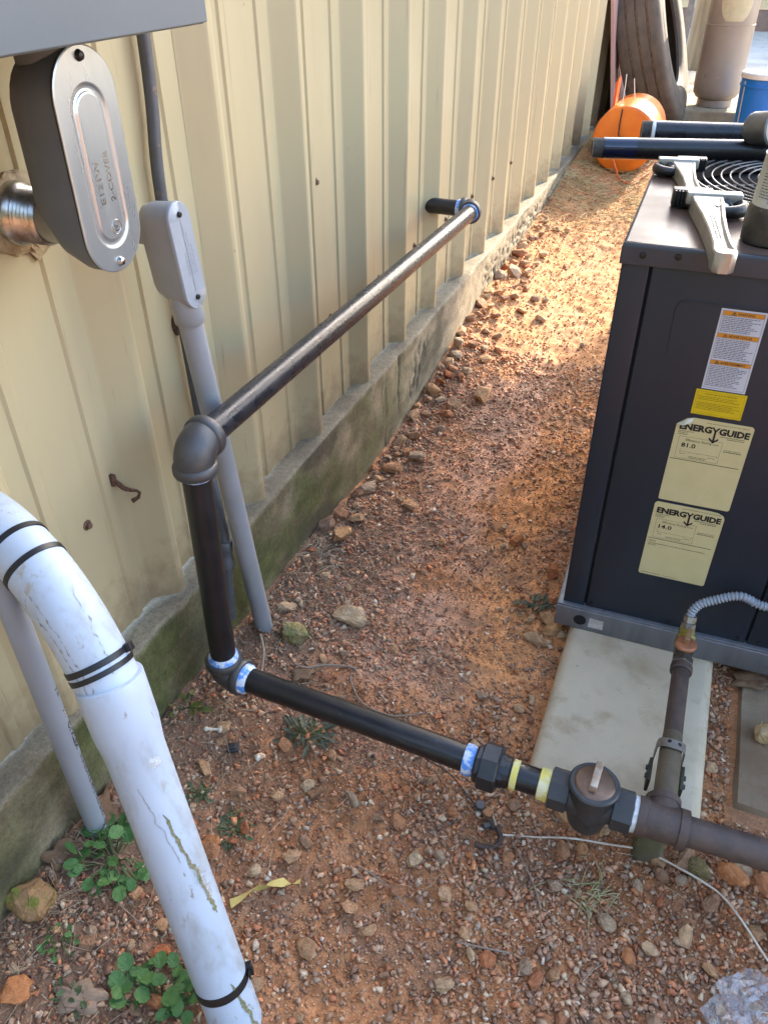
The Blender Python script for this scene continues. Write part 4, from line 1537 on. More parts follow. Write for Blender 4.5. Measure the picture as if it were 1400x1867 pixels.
M_ACTOP = material('brown_top_enamel', (0.105, 0.070, 0.055), (0.09, 0.058, 0.045), 6, rough=.30, rough2=.42, spots=[((0.17, 0.15, 0.14), 26, .62, .74, (1, .35, 1), .42)], bump=.05, spec=.14)
M_GALV = material('galvanised_rail', (0.22, 0.225, 0.24), (0.17, 0.175, 0.19), 8, .35, .65, .42, .52, metal=.55, stretch=(4, 1, .6), bump=.05,
                  spots=[((0.12, 0.085, 0.065), 40, .66, .76, None, .7)])
M_BLACKIN = material('black_inside', (0.006, 0.006, 0.007), rough=.8)
MB().box(.008, AW - .008, .008, AD, .004, AH - .002).obj('inner_cabinet', M_BLACKIN, AC, None)
MB().box(0, .0445, 0, .05, 0, AH, .0022).obj('corner_post', M_AC, AC)
b = MB()
b.box(.0495, .3735, 0, .012, .002, AH, .002)
fp = b.obj('front_panel', M_AC, AC)
path = [(.098, -.0004, .60)] + [(u, -.0004, v) for u, v in reversed(rrect(.098, .60, .10, .707, .016)[7:14])] + [(.373, -.0004, .707)]
path = [path[0]] + sorted(path[1:-1], key=lambda p: p[0]) + [path[-1]]
MB().tube(path, [.0002] + [.0014] * (len(path) - 1), 8, False).obj('embossed_line', M_AC, fp)
MB().box(.3785, AW, 0, .012, .002, AH, .002).obj('access_panel', M_AC, AC)
MB().box(0, .006, .0505, AD, 0, AH, .001).obj('side_panel', M_AC, AC)
MB().box(AW - .006, AW, .013, AD, 0, AH, .001).obj('side_panel', M_AC, AC)
# top cover: rolled edge and plate with a round fan opening
FC, FR = (.305, .472), .232
b = MB()
lipo = .004
n = 96
V, F = [], []
x0, x1, y0, y1 = -lipo, AW + lipo, -lipo, AD + lipo


def rect_pt(a, inset=0.0):
    dx_, dy_ = math.cos(a), math.sin(a)
    ts = []
    if dx_ > 1e-9:
        ts.append((x1 - inset - FC[0]) / dx_)
    if dx_ < -1e-9:
        ts.append((x0 + inset - FC[0]) / dx_)
    if dy_ > 1e-9:
        ts.append((y1 - inset - FC[1]) / dy_)
    if dy_ < -1e-9:
        ts.append((y0 + inset - FC[1]) / dy_)
    t = min(ts)
    return FC[0] + dx_ * t, FC[1] + dy_ * t


angs = sorted(list(np.linspace(0, 2 * PI, n + 1)[:-1]) + [math.atan2(cy_ - FC[1], cx_ - FC[0]) % (2 * PI) for cx_ in (x0, x1) for cy_ in (y0, y1)])
n = len(angs)
TOPZ = AH + .033
for lvl in range(4):
    for a in angs:
        if lvl == 0:
            x, y = rect_pt(a, .006)
            z = TOPZ
        elif lvl == 1:
            x, y = FC[0] + (FR + .012) * math.cos(a), FC[1] + (FR + .012) * math.sin(a)
            z = TOPZ
        elif lvl == 2:
            x, y = FC[0] + FR * math.cos(a), FC[1] + FR * math.sin(a)
            z = TOPZ + .001
        else:
            x, y = FC[0] + (FR - .004) * math.cos(a), FC[1] + (FR - .004) * math.sin(a)
            z = TOPZ - .03
        V.append((x, y, z))
for l in range(3):
    for k in range(n):
        j = (k + 1) % n
        F.append([l * n + k, l * n + j, (l + 1) * n + j, (l + 1) * n + k])
b.add(V, F)
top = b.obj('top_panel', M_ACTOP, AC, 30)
b = MB()
V, F = [], []
lev = [(.006, TOPZ - .0004), (.003, TOPZ - .0012), (.0008, TOPZ - .0035), (0, TOPZ - .007), (0, AH - .001), (.003, AH - .001)]
for (ins, z) in lev:
    for (x, y) in ((x0 + ins, y0 + ins), (x1 - ins, y0 + ins), (x1 - ins, y1 - ins), (x0 + ins, y1 - ins)):
        V.append((x, y, z))
for l in range(len(lev) - 1):
    for k in range(4):
        j = (k + 1) % 4
        F.append([l * 4 + k, l * 4 + j, (l + 1) * 4 + j, (l + 1) * 4 + k])
b.add(V, F)
lip = b.obj('top_rim', material('slate_rim', (0.03, 0.034, 0.044), (0.036, 0.04, 0.05), 5, rough=.30, rough2=.4, bump=.05), AC, 60)
for (a, c_) in ((.031, .773), (.085, .776), (.30, .774), (.5, .774)):
    MB().rod((a, -lipo, c_), (a, -.02, c_), [(0, .0055), (.0022, .0052), (.003, .003)], 10).obj('rim_screw', M_DARKSCREW, AC)
# fan well, blades and guard
b = MB()
b.rod((FC[0], FC[1], TOPZ - .16), (FC[0], FC[1], TOPZ), [(0, FR), (.005, FR)], 48)
b.obj('fan_well_floor', M_BLACKIN, AC)
b = MB()
b.rod((FC[0], FC[1], TOPZ - .12), (FC[0], FC[1], TOPZ), [(0, .05), (.05, .05), (.06, .04)], 24)
for k in range(4):
    a0 = k * PI / 2 + .3
    V = []
    for r in (.045, .12, .20):
        for s_, zz in ((-.45, -.02), (.0, .0), (.45, .018)):
            V.append((FC[0] + r * math.cos(a0 + s_), FC[1] + r * math.sin(a0 + s_), TOPZ - .09 + zz))
    b.add(V, [[0, 1, 4, 3], [1, 2, 5, 4], [3, 4, 7, 6], [4, 5, 8, 7]])
b.obj('fan', material('dark_fan', (0.02, 0.02, 0.022), rough=.6), AC)
guard = None
M_WIRE = material('grey_guard_wire', (0.17, 0.155, 0.15), (0.12, 0.11, 0.105), 40, rough=.35, metal=.3)
b = MB()
rr_ = FR - .004
while rr_ > .03:
    b.tube([(FC[0] + rr_ * math.cos(a), FC[1] + rr_ * math.sin(a), TOPZ + .004) for a in np.linspace(0, 2 * PI, 73)], .0019, 6, False)
    rr_ -= .0172
for k in range(6):
    a = k * PI / 3 + .45
    b.tube([(FC[0] + r * math.cos(a), FC[1] + r * math.sin(a), TOPZ + .0015) for r in (.02, FR + .012)], .0022, 6)
b.obj('fan_guard', M_WIRE, AC)
for k in range(6):
    a = k * PI / 3 + .45
    b = MB()
    b.rod((FC[0] + (FR + .008) * math.cos(a), FC[1] + (FR + .008) * math.sin(a), TOPZ), (FC[0] + (FR + .008) * math.cos(a), FC[1] + (FR + .008) * math.sin(a), TOPZ + .1), [(0, .009), (.002, .009), (.0035, .005)], 12)
    b.obj('guard_screw', M_DARKSCREW, AC)
# galvanised base rail
b = MB()
b.box(-.012, AW, -.012, AD, -.0605, -.003, .002)
b.box(-.010, AW, -.010, .02, -.0035, .0025, .001)
rail = b.obj('base_rail', M_GALV, AC)
MB().rod((.043, -.0121, -.032), (.043, -.02, -.032), [(0, .0135), (.0008, .0135)], 24).obj('rail_hole', M_BLACKIN, rail)
MB().prism([(.062, -.047), (.094, -.046), (.093, -.021), (.063, -.020)], lambda u, v: (u, -.0122, v), lambda u, v: (u, -.0127, v)).obj('white_sticker', material('dirty_paper', (0.5, 0.48, 0.46), (0.38, 0.34, 0.31), 90, rough=.7), rail)
for a in (.06, .22, .36, .40, .62):
    MB().rod((a, -.0005, .012), (a, -.01, .012), [(0, .0045), (.002, .0042), (.003, .002)], 10).obj('panel_screw', M_DARKSCREW, AC)


# labels
def P2(u, v, dd=0.0):
    return (u, -.0010 - dd, v)


def rects(b, rs, dd):
    for (u0, u1, v0, v1) in rs:
        b.add([P2(u0, v0, dd), P2(u1, v0, dd), P2(u1, v1, dd), P2(u0, v1, dd)], [[0, 1, 2, 3]])


def fake_lines(b, u0, u1, v0, h, dd, fill=1.0, seed=0, wmin=.0025, wmax=.008, gap=.0011):
    r = random.Random(seed)
    u = u0
    end = u0 + (u1 - u0) * fill
    while u < end - .002:
        l = min(r.uniform(wmin, wmax), end - u)
        rects(b, [(u, u + l, v0, v0 + h)], dd)
        u += l + gap


def put_text(b, body, size, u, v, dd, bold=0.0, width=None):
    V, F = text_geo(body, size, bold, width)
    b.add([P2(u + q_.x, v + q_.y, dd) for q_ in V], F)


M_PAPERW = material('white_label', (0.50, 0.51, 0.56), (0.47, 0.48, 0.53), 20, rough=.4)
M_ORANGE = material('orange_print', (0.58, 0.24, 0.025), (0.53, 0.21, 0.02), 60, rough=.45)
M_YELLAB = material('yellow_label', (0.60, 0.43, 0.008), (0.55, 0.39, 0.008), 30, rough=.4)
M_CREAMLAB = material('pale_yellow_label', (0.545, 0.475, 0.25), (0.51, 0.445, 0.23), 20, rough=.42, spots=((0.62, 0.56, 0.24), 22, .62, .8))
M_INK = material('label_ink', (0.012, 0.012, 0.014), rough=.5)
M_GREYINK = material('grey_ink', (0.16, 0.16, 0.20), rough=.5)
# warning label
u0, u1, v0, v1 = .1675, .2375, .5575, .7015
b = MB()
b.prism([(u0, v0), (u1, v0), (u1, v1), (u0, v1)], lambda u, v: P2(u, v, -.0009), lambda u, v: P2(u, v, 0))
wl = b.obj('warning_label', M_PAPERW, AC, None)
b = MB()
bands = [(v1 - .0065 - .0035, v1 - .0030), (v1 - .0445 - .0045, v1 - .0430 + .0010), (v1 - .0950, v1 - .0880)]
bands = [(.6910, .6985), (.6525, .6600), (.6045, .6120)]
rects(b, [(u0 + .0035, u1 - .0035, a, c_) for a, c_ in bands], .0002)
b.obj('orange_bands', M_ORANGE, wl, None)
b = MB()
for (a, c_), word, wd in zip(bands, ('WARNING', 'ADVERTENCIA', 'AVERTISSEMENT'), (.026, .036, .040)):
    uc = (u0 + u1) / 2 + .004
    put_text(b, word, .0062, uc - wd / 2, a + .0016, .0005, .01, wd)
    # triangle sign
    tu = uc - wd / 2 - .0085
    for s0, s1 in (((tu, a + .0012), (tu + .0032, c_ - .0008)), ((tu + .0032, c_ - .0008), (tu + .0064, a + .0012)), ((tu, a + .0012), (tu + .0064, a + .0012))):
        b.tube([P2(*s0, .0005), P2(*s1, .0005)], .0004, 5)
    rects(b, [(tu + .0028, tu + .0036, a + .0026, a + .0050)], .0006)
for (uu0, uu1, vv0, vv1) in ((u0 + .003, u1 - .003, v0 + .003, v0 + .0034), (u0 + .003, u0 + .0034, v0 + .003, v1 - .003), (u1 - .0034, u1 - .003, v0 + .003, v1 - .003)):
    rects(b, [(uu0, uu1, vv0, vv1)], .0004)
for a, c_ in bands:
    rects(b, [(u0 + .003, u1 - .003, a - .0003, a), (u0 + .003, u1 - .003, c_, c_ + .0003)], .0004)
b.obj('label_words', M_INK, wl, None)
b = MB()
sd = 0
for top_, bot in ((.6895, .6625), (.651, .6145), (.603, .563)):
    v = top_ - .0022
    while v > bot:
        fake_lines(b, u0 + .005, u1 - .006, v, .0014, .0004, random.Random(sd).uniform(.72, 1.0), sd)
        sd += 1
        v -= .0030
b.obj('small_print', M_GREYINK, wl, None)['kind'] = 'stuff'
# yellow label
u0, u1, v0, v1 = .1605, .243, .507, .555
b = MB()
b.prism([(u0, v0), (u1, v0), (u1, v1), (u0, v1)], lambda u, v: P2(u, v, -.0009), lambda u, v: P2(u, v, 0))
yl = b.obj('yellow_label', M_YELLAB, AC, None)
b = MB()
for (a0, a1, c0, c1) in ((u0 + .003, u1 - .003, v0 + .003, v0 + .0033), (u0 + .003, u1 - .003, v1 - .0033, v1 - .003), (u0 + .003, u0 + .0033, v0 + .003, v1 - .003), (u1 - .0033, u1 - .003, v0 + .003, v1 - .003)):
    rects(b, [(a0, a1, c0, c1)], .0003)
fake_lines(b, u0 + .016, u1 - .016, v1 - .0078, .0014, .0003, 1, 31)
for k, v in enumerate(np.arange(v1 - .0125, v0 + .006, -.0030)):
    if k in (3, 9):
        continue
    fake_lines(b, u0 + .0055, u1 - .0055, v, .0009, .0003, random.Random(50 + k).uniform(.8, 1), 50 + k)
b.obj('small_print', material('olive_ink', (0.16, 0.13, 0.01), rough=.5), yl, None)['kind'] = 'stuff'


def energy_label(u0, u1, v0, v1, number, folded, lower):
    b = MB()
    if folded:
        poly = [(u0, v0)] + rrect(u0, u1, v0, v1, .005)[-7:] + rrect(u0, u1, v0, v1, .005)[:7] + [(u0 + .028, v1 + .0005), (u0 + .017, v1 - .002), (u0 + .0005, v1 - .0155)]
        poly = [(u0 + .002, v0), (u1 - .003, v0), (u1, v0 + .003), (u1, v1 - .004), (u1 - .004, v1), (u0 + .027, v1 + .0005), (u0 + .016, v1 - .0025), (u0 + .0005, v1 - .016), (u0, v0 + .002)]
    else:
        poly = [(u0 + .003, v0), (u1 - .003, v0), (u1, v0 + .003), (u1, v1 - .013), (u1 - .003, v1 - .006), (u1 - .014, v1 - .001), (u1 - .03, v1), (u0 + .004, v1), (u0, v1 - .005), (u0, v0 + .003)]
    b.prism(poly, lambda u, v: P2(u, v, -.0009), lambda u, v: P2(u, v, 0))
    el = b.obj('energy_label', M_CREAMLAB, AC, None)
    b = MB()
    W = u1 - u0
    tv = v1 - .0245
    fs = .0172
    lx = u0 + .0005 + .006
    put_text(b, 'ENERG', fs, lx, tv, .0004, .050, .0545)
    put_text(b, 'GUIDE', fs, lx + .0665, tv, .0004, .050, .0505)
    # the long Y with its arrow
    cx_ = lx + .0605
    yb = tv + .0128
    for poly2 in ([(cx_ - .0072, yb), (cx_ - .0038, yb), (cx_ + .0016, yb - .0075), (cx_ - .0016, yb - .0085)],
                  [(cx_ + .0072, yb), (cx_ + .0038, yb), (cx_ - .0016, yb - .0075), (cx_ + .0016, yb - .0085)],
                  [(cx_ - .0017, yb - .007), (cx_ + .0017, yb - .007), (cx_ + .0017, yb - .030), (cx_ - .0017, yb - .030)],
                  [(cx_, yb - .0325), (cx_ + .0085, yb - .0245), (cx_ + .0075, yb - .0212), (cx_, yb - .0283)],
                  [(cx_, yb - .0325), (cx_ - .0085, yb - .0245), (cx_ - .0075, yb - .0212), (cx_, yb - .0283)]):
        V = [P2(u, v, .0004 + .00003 * len(b.V) * 0) for u, v in poly2]
        b.add(V, [list(range(len(V)))])
    rects(b, [(u0 + .003, u1 - .007, v0 + (v1 - v0) * .515, v0 + (v1 - v0) * .515 + .0011)], .0004)
    put_text(b, number, .0125, u0 + .0165, v1 - .0605, .0004, .022, .0245)
    b.obj('bold_print', M_INK, el, None)
    b = MB()
    bx0, bx1, bv0, bv1 = u0 + .010, u0 + .0835, v0 + (v1 - v0) * .535, v1 - .0395
    for r_ in ((bx0, bx1, bv1, bv1 + .0004), (bx0, bx1, bv0, bv0 + .0004), (bx0, bx0 + .0004, bv0, bv1), (bx1, bx1 + .0004, bv0, bv1)):
        rects(b, [r_], .0003)
    put_text(b, 'Efficiency Rating', .0066, u0 + .022, v1 - .0475, .0004, .0, .044)
    fake_lines(b, u0 + .068, u0 + .080, v1 - .0472, .0013, .0003, 1, 3, .001, .003, .0008)
    rects(b, [(u0 + .0165, u0 + .0805, v1 - .0705, v1 - .0701), (u0 + .0165, u0 + .0169, v1 - .0715, v1 - .0645), (u0 + .0801, u0 + .0805, v1 - .0720, v1 - .0690)], .0003)
    for k in range(5):
        rects(b, [(u0 + .0165 + k * .016, u0 + .0175 + k * .016, v1 - .0712, v1 - .0698)], .0003)
    fake_lines(b, u0 + .0165, u0 + .028, v1 - .0752, .001, .0003, 1, 5, .001, .003, .0008)
    fake_lines(b, u0 + .066, u0 + .0805, v1 - .0758, .001, .0003, 1, 6, .001, .003, .0008)
    fake_lines(b, u0 + .034, u0 + .066, v1 - .0792, .001, .0003, 1, 7, .001, .004, .0008)
    fake_lines(b, u0 + .034, u0 + .064, v1 - .0818, .001, .0003, 1, 8, .001, .004, .0008)
    fake_lines(b, u0 + .089, u1 - .009, v1 - .0545, .0010, .0003, 1, 9, .001, .004, .0008)
    fake_lines(b, u0 + .088, u1 - .009, v1 - .0580, .0015, .0003, 1, 10, .002, .005, .0008)
    for k in range(3):
        fake_lines(b, u0 + .006, u0 + (.032 if k == 0 else .024), v1 - .0290 - k * .0032, .0011, .0003, 1, 11 + k, .001, .004, .0008)
    fake_lines(b, u0 + .077, u1 - .008, v1 - .0290, .0012, .0003, 1, 15, .002, .005, .0008)
    fake_lines(b, u0 + .089, u1 - .009, v1 - .0325, .0014, .0003, 1, 16, .002, .005, .0008)
    fake_lines(b, u0 + .05, u1 - .008, v1 - .0062, .0009, .0003, 1, 17, .002, .005, .0008)
    if lower:
        put_text(b, 'Notice', .0042, u0 + .005, v0 + (v1 - v0) * .475, .0004, .02, .0135)
        fake_lines(b, u0 + .005, u1 - .016, v0 + (v1 - v0) * .445, .0013, .0003, 1, 21, .001, .005, .0009)
        fake_lines(b, u0 + .005, u0 + .020, v0 + (v1 - v0) * .422, .0013, .0003, 1, 22, .001, .005, .0009)
        fake_lines(b, u0 + .005, u0 + .045, v0 + .0045, .0012, .0003, 1, 23, .001, .005, .0008)
        fake_lines(b, u0 + .047, u0 + .075, v0 + .0042, .0008, .0003, 1, 24, .001, .005, .0008)
    b.obj('fine_print', material('dark_olive_ink', (0.06, 0.06, 0.045), rough=.5), el, None)['kind'] = 'stuff'
    if folded:
        b = MB()
        pts = [(u0 + .027, v1 + .0005), (u0 + .016, v1 - .0025), (u0 + .0005, v1 - .016), (u0 + .012, v1 - .013), (u0 + .022, v1 - .0055)]
        V = [P2(u0 + .027, v1 + .0005, .0008), P2(u0 + .016, v1 - .0025, .0035), P2(u0 + .0005, v1 - .016, .0012), P2(u0 + .011, v1 - .0145, .0075), P2(u0 + .024, v1 - .0065, .0068)]
        b.add(V, [[0, 1, 4], [1, 3, 4], [1, 2, 3]])
        b.obj('curled_corner', material('label_back', (0.60, 0.57, 0.45), rough=.5), el, None)
    return el


energy_label(.142, .2695, .3165, .498, '81.0', True, False)
energy_label(.1385, .2665, .128, .3095, '14.0', False, True)

# ------------------------------------------------------------------ things lying on the unit
def at_ac(a, b_, c_):
    return Mac @ Vector((a, b_, c_))


TOPL = TOPZ + .0005
pipe_front = thing('threaded_pipe', 'black steel pipe with threaded end lying across the back of the unit top, nearer one', 'pipe', at_ac(.2, .6, TOPL))
prr = .0212
p0, p1 = at_ac(-.142, .545, TOPL + prr), at_ac(.95, .80, TOPL + prr)
dd = (p1 - p0).normalized()
MB().tube([p0 + dd * .022, p1], prr, 28).obj('tube', M_BLK, pipe_front)
M_THREAD = material('bare_threads', (0.24, 0.235, 0.22), (0.15, 0.145, 0.135), 200, rough=.5, metal=.6)


def threads(a, d_, r, parent, Lt=.024):
    prof = [(0, r * .80)]
    k = 0
    t = .001
    while t < Lt:
        prof += [(t, r * .985), (t + .0011, r * .90)]
        t += .0022
    MB().rod(a, a + d_, prof, 24).obj('threads', M_THREAD, parent)
    MB().rod(a - d_ * .0004, a + d_, [(0, r * .72), (.0003, r * .72)], 24).obj('bore', M_BLACKIN, parent)


threads(p0, dd, prr, pipe_front)
MB().rod(p0 + dd * .026, p1, [(0, prr + .0003), (.066, prr + .0003)], 28).obj('blue_cutting_oil_mark', material('blue_black', (0.006, 0.009, 0.032), rough=.16, coat=.5), pipe_front)
pipe_back = thing('threaded_pipe', 'second black pipe with pipe cap behind the nearer pipe on the unit top', 'pipe', at_ac(.2, .76, TOPL))
p0, p1 = at_ac(-.060, .735, TOPL + .0238), at_ac(.95, .88, TOPL + .0238)
dd2 = (p1 - p0).normalized()
MB().tube([p0 + dd2 * .024, p1], .0235, 28).obj('tube', M_BLK2, pipe_back)
threads(p0, dd2, .0235, pipe_back, .022)
MB().rod(p0 + dd2 * .022, p1, [(0, .0238), (.001, .0252), (.006, .0252), (.008, .0238)], 28).obj('sealant_ring', M_WHITE, pipe_back)

# gauge standing on the pipes
gauge = thing('pressure_gauge', 'grey round pressure gauge lying on the pipes at the right edge', 'gauge', at_ac(.2, .60, TOPL + .045))
gc = at_ac(.196, .60, TOPL + .070)
gd = Vector((.80, -.55, .16)).normalized()
b = MB().rod(gc - gd * .040, gc + gd * .03, [(0, .022), (.003, .025), (.006, .0285), (.010, .0285), (.012, .031), (.046, .0315), (.050, .034), (.058, .034), (.060, .031), (.0605, .026)], 36)
b.obj('case', material('grey_gauge_case', (0.16, 0.155, 0.15), (0.12, 0.115, 0.11), 30, rough=.35, metal=.4), gauge)
MB().rod(gc + gd * .0195, gc + gd * .03, [(0, .030), (.0012, .030)], 36).obj('dial', material('grey_dial', (0.20, 0.20, 0.21), rough=.3), gauge)
gu = gd.cross(Vector((0, 0, 1))).normalized()
gw = gu.cross(gd)
MB().tube([gc + gd * .0215 - gu * .012 - gw * .012, gc + gd * .0215 + gu * .014 + gw * .016], [.0009, .0016], 6).obj('needle', M_INK, gauge)
b = MB()
V, F = [], []
for k in range(9):
    a = PI * .82 + (k / 8) * .85
    for t in (-.016, .0):
        V.append(gc + gd * t + (gu * math.cos(a) + gw * math.sin(a)) * .0322)
for k in range(8):
    F.append([2 * k, 2 * k + 1, 2 * k + 3, 2 * k + 2])
b.add(V, F)
b.obj('paper_tag', M_PAPERW, gauge)

# pipe wrenches
M_WR = material('cast_aluminium', (0.46, 0.44, 0.40), (0.38, 0.36, 0.325), 30, rough=.36, rough2=.5, metal=.75, bump=.2, bump_scale=260, spots=((0.25, 0.21, 0.16), 40, .66, .8))
M_JAW = material('black_jaw', (0.022, 0.021, 0.022), (0.045, 0.043, 0.042), 60, rough=.35, metal=.6, bump=.2, bump_scale=300)


def wrench(label, head, tail, flip, scale=1.0):
    """lies flat on the unit top; head/tail are (a, b) on the top"""
    h = at_ac(*head, TOPL)
    t_ = at_ac(*tail, TOPL)
    u = (h - t_).normalized()
    w = cc.cross(u).normalized() * flip
    root = thing('pipe_wrench', label, 'wrench', tuple((h + t_) / 2), 'pipe wrenches on the unit top')
    L = (h - t_).length
    s = scale

    def F3(x, y, z):
        return t_ + u * x + w * y + cc * z
    # handle outline (x along, y across)
    xs_ = [0, .006, .02, .05, .12, .20, .26, .30, .325]
    wl_ = [.008, .0155, .0175, .0150, .0150, .0185, .0235, .026, .026]
    V, F = [], []
    T = .030 * s
    pr_ = []
    for i, x in enumerate(xs_):
        x = x / .325 * L
        wd_ = wl_[i] * s
        rim = .0055 * s
        iw = max(wd_ - rim, .001)
        dep = .008 * s if 0.02 < xs_[i] < .29 else 0.0
        ring = [(-wd_, .002), (-wd_, T - .002), (-wd_ + .002, T), (-iw, T), (-iw + .001, T - dep), (iw - .001, T - dep), (iw, T), (wd_ - .002, T), (wd_, T - .002), (wd_, .002), (wd_ - .002, 0), (-wd_ + .002, 0)]
        pr_.append((x, ring))
    n = 12
    for x, ring in pr_:
        for (y, z) in ring:
            V.append(F3(x, y, z))
    for i in range(len(pr_) - 1):
        for k in range(n):
            j = (k + 1) % n
            F.append([i * n + k, i * n + j, (i + 1) * n + j, (i + 1) * n + k])
    F.append(list(range(n)))
    F.append([(len(pr_) - 1) * n + k for k in range(n)])
    b = MB().add(V, F)
    hb_ = b.obj('handle', M_WR, root, 40)
    # raised lettering in the channel
    b = MB()
    for k in range(14):
        x = L * (.30 + k * .028)
        for q in range(2):
            b.add([F3(x, -.004 + q * .005, T - .0077), F3(x + .005, -.004 + q * .005, T - .0077), F3(x + .0045, -.001 + q * .005, T - .0072), F3(x, -.001 + q * .005, T - .0072)], [[0, 1, 2, 3]])
    b.obj('raised_marks', material('dark_channel_marks', (0.16, 0.14, 0.11), rough=.6), hb_)

    def bx(x0, x1, y0, y1, z0, z1, bev=.0015):
        q = MB()
        M = Matrix((u, w, cc)).transposed().to_4x4()
        M.translation = t_
        q.box(x0, x1, y0, y1, z0, z1, bev, M)
        return q
    # housing loop at the head
    b = bx(L - .018 * s, L + .006 * s, -.034 * s, .058 * s, T * .45, T + .004, .002)
    b.obj('housing', M_WR, root)
    # hook jaw: toothed block on one side, curved hook on the other
    b = bx(L + .006 * s, L + .030 * s, -.055 * s, .012 * s, .002, T + .002, .0012)
    for k in range(11):
        y = -.053 * s + k * .0058 * s
        M = Matrix((u, w, cc)).transposed().to_4x4()
        M.translation = t_
        b.box(L - .0005, L + .008 * s, y, y + .0032 * s, .004, T + .001, .0003, M)
    b.obj('hook_jaw', M_JAW, root)
    pts = []
    for k in range(15):
        a = -PI * .55 + k / 14 * PI * 1.18
        pts.append(F3(L - .030 * s + .027 * s * math.sin(a) * -1, .030 * s + .030 * s * math.cos(a), T * .5))
    MB().tube(pts, [.0085 * s + .003 * s * math.sin(k / 14 * PI) for k in range(15)], 14).obj('jaw_back', M_JAW, root)
    # knurled nut
    b = MB()
    prof = []
    for k in range(7):
        prof += [(k * .0038, .0105 * s), (k * .0038 + .0024, .0125 * s)]
    b.rod(F3(L - .044 * s, .030 * s, T * .52), F3(L, .030 * s, T * .52), prof, 16)
    b.obj('adjusting_nut', M_JAW, root)
    b = MB().tube([F3(L - .055 * s, .012 * s, T * .55), F3(L - .036 * s, .034 * s, T * .7)], [.009 * s, .006 * s], 12)
    b.obj('heel_lug', M_WR, root)
    return root


wrench('aluminium pipe wrench with its handle overhanging the front edge of the unit', (.108, .215), (.150, -.105), 1 * -1, 1.0)
wrench('smaller aluminium pipe wrench lying beside the fan guard, farther back', (.052, .475), (.085, .255), -1 * -1, .85)

# tin of thread sealant
can = thing('sealant_can', 'white labelled tin with dirty black base standing beside the wrenches', 'can', at_ac(.214, .075, TOPL))
k0 = at_ac(.214, .075, TOPL)
kz = cc
b = MB().rod(k0, k0 + kz * .2, [(0, .040), (.003, .0435), (.030, .0445), (.048, .0435), (.054, .0415), (.058, .039)], 36)
bm = bmesh.new()
b.obj('dirty_base', material('tarry_black', (0.03, 0.027, 0.02), (0.05, 0.042, 0.03), 40, rough=.45, bump=.8, bump_scale=80, spots=((0.10, 0.08, 0.05), 30, .62, .75)), can)
b = MB().rod(k0 + kz * .052, k0 + kz * .2, [(0, .0395), (.075, .0365), (.0765, .0375), (.079, .0375), (.0795, .0355), (.0755, .0350), (.0756, .012)], 40)
lab = b.obj('labelled_tin', material('tin_label', (0.50, 0.50, 0.42), (0.44, 0.45, 0.40), 30, rough=.4), can)
b = MB()
cd = (CAM - k0)
base_a = math.atan2(cd.y, cd.x) - .95


def on_can(s, z, off=.0004):
    r = .0395 - .003 * (z - .052) / .075 + off
    a = base_a + s / r
    return k0 + Vector((math.cos(a) * r, math.sin(a) * r, 0)) + kz * z


V, F = text_geo('MONSTER', .0125, .03, .062)
b.add([on_can(v.x + .004, .1105 + v.y) for v in V], F)
r = random.Random(4)
for k in range(9):
    z = .104 - k * .0042
    s = .002
    while s < .05:
        l = r.uniform(.003, .008)
        b.add([on_can(s, z), on_can(s + l, z), on_can(s + l, z + .0012), on_can(s, z + .0012)], [[0, 1, 2, 3]])
        s += l + .0016
b.obj('tin_print', material('tin_ink', (0.05, 0.06, 0.07), rough=.5), lab, None)
b = MB()
for k in range(8):
    s0 = .020 + k * .004
    b.add([on_can(s0, .064, .0002), on_can(s0 + .0041, .064, .0002), on_can(s0 + .0041, .088, .0002), on_can(s0, .088, .0002)], [[0, 1, 2, 3]])
b.obj('blue_patch', material('blue_print', (0.22, 0.36, 0.55), rough=.45), lab, None)

# ------------------------------------------------------------------ far end of the alley
def G(x, y):
    return gz(x, y)


# orange tank lying on its side
tank = thing('orange_tank', 'orange cylindrical tank lying on its side in the dead grass', 'tank', (.27, 4.85, .2))
tc = Vector((.265, 4.80, .205 + .172))
td = Vector((.03, .99, .02)).normalized()
M_TANK = material('orange_paint', (0.62, 0.155, 0.015), (0.54, 0.12, 0.012), 9, rough=.33, spots=((0.30, 0.12, 0.02), 14, .62, .8))
b = MB().rod(tc, tc + td, [(0, .155), (.003, .163), (.010, .1685), (.02, .170), (.40, .170), (.43, .155), (.45, .10), (.455, .01)], 40)
b.obj('shell', M_TANK, tank, 50)
MB().tube([tc + Vector((-.03, -.005, .155)), tc + Vector((-.032, -.012, .09)), tc + Vector((-.03, -.012, .03)), tc + Vector((.02, -.012, -.02)), tc + Vector((.06, -.01, -.06))], .0035, 8).obj('hose', M_GASKET, tank)
b = MB()
b.prism([(0, 0), (.012, 0), (.012, .17), (0, .15)], lambda u, v: (.155 + u * 1, 5.00, tc.z + .10 + v), lambda u, v: (.155 + u * 1, 5.11, tc.z + .10 + v))
b.obj('bracket', material('red_orange_plate', (0.66, 0.09, 0.01), rough=.4), tank)
b = MB()  # thin white rods put in for the lit edges of the red plate
b.tube([(.215, 4.93, tc.z + .15), (.213, 4.94, tc.z + .25), (.21, 4.95, tc.z + .30)], .0022, 8)
b.tube([(.27, 5.02, tc.z + .16), (.255, 5.03, tc.z + .22), (.245, 5.03, tc.z + .27)], .0022, 8)
b.obj('lit_edge_rods', M_WHITE, tank)
b = MB().tube(spline([tc + Vector((-.04, -.01, -.09)), tc + Vector((.0, -.05, -.15)), (.29, 4.70, G(.29, 4.7) + .012), (.36, 4.68, G(.36, 4.68) + .012), (.43, 4.85, G(.43, 4.85) + .012)], 6), .006, 8)
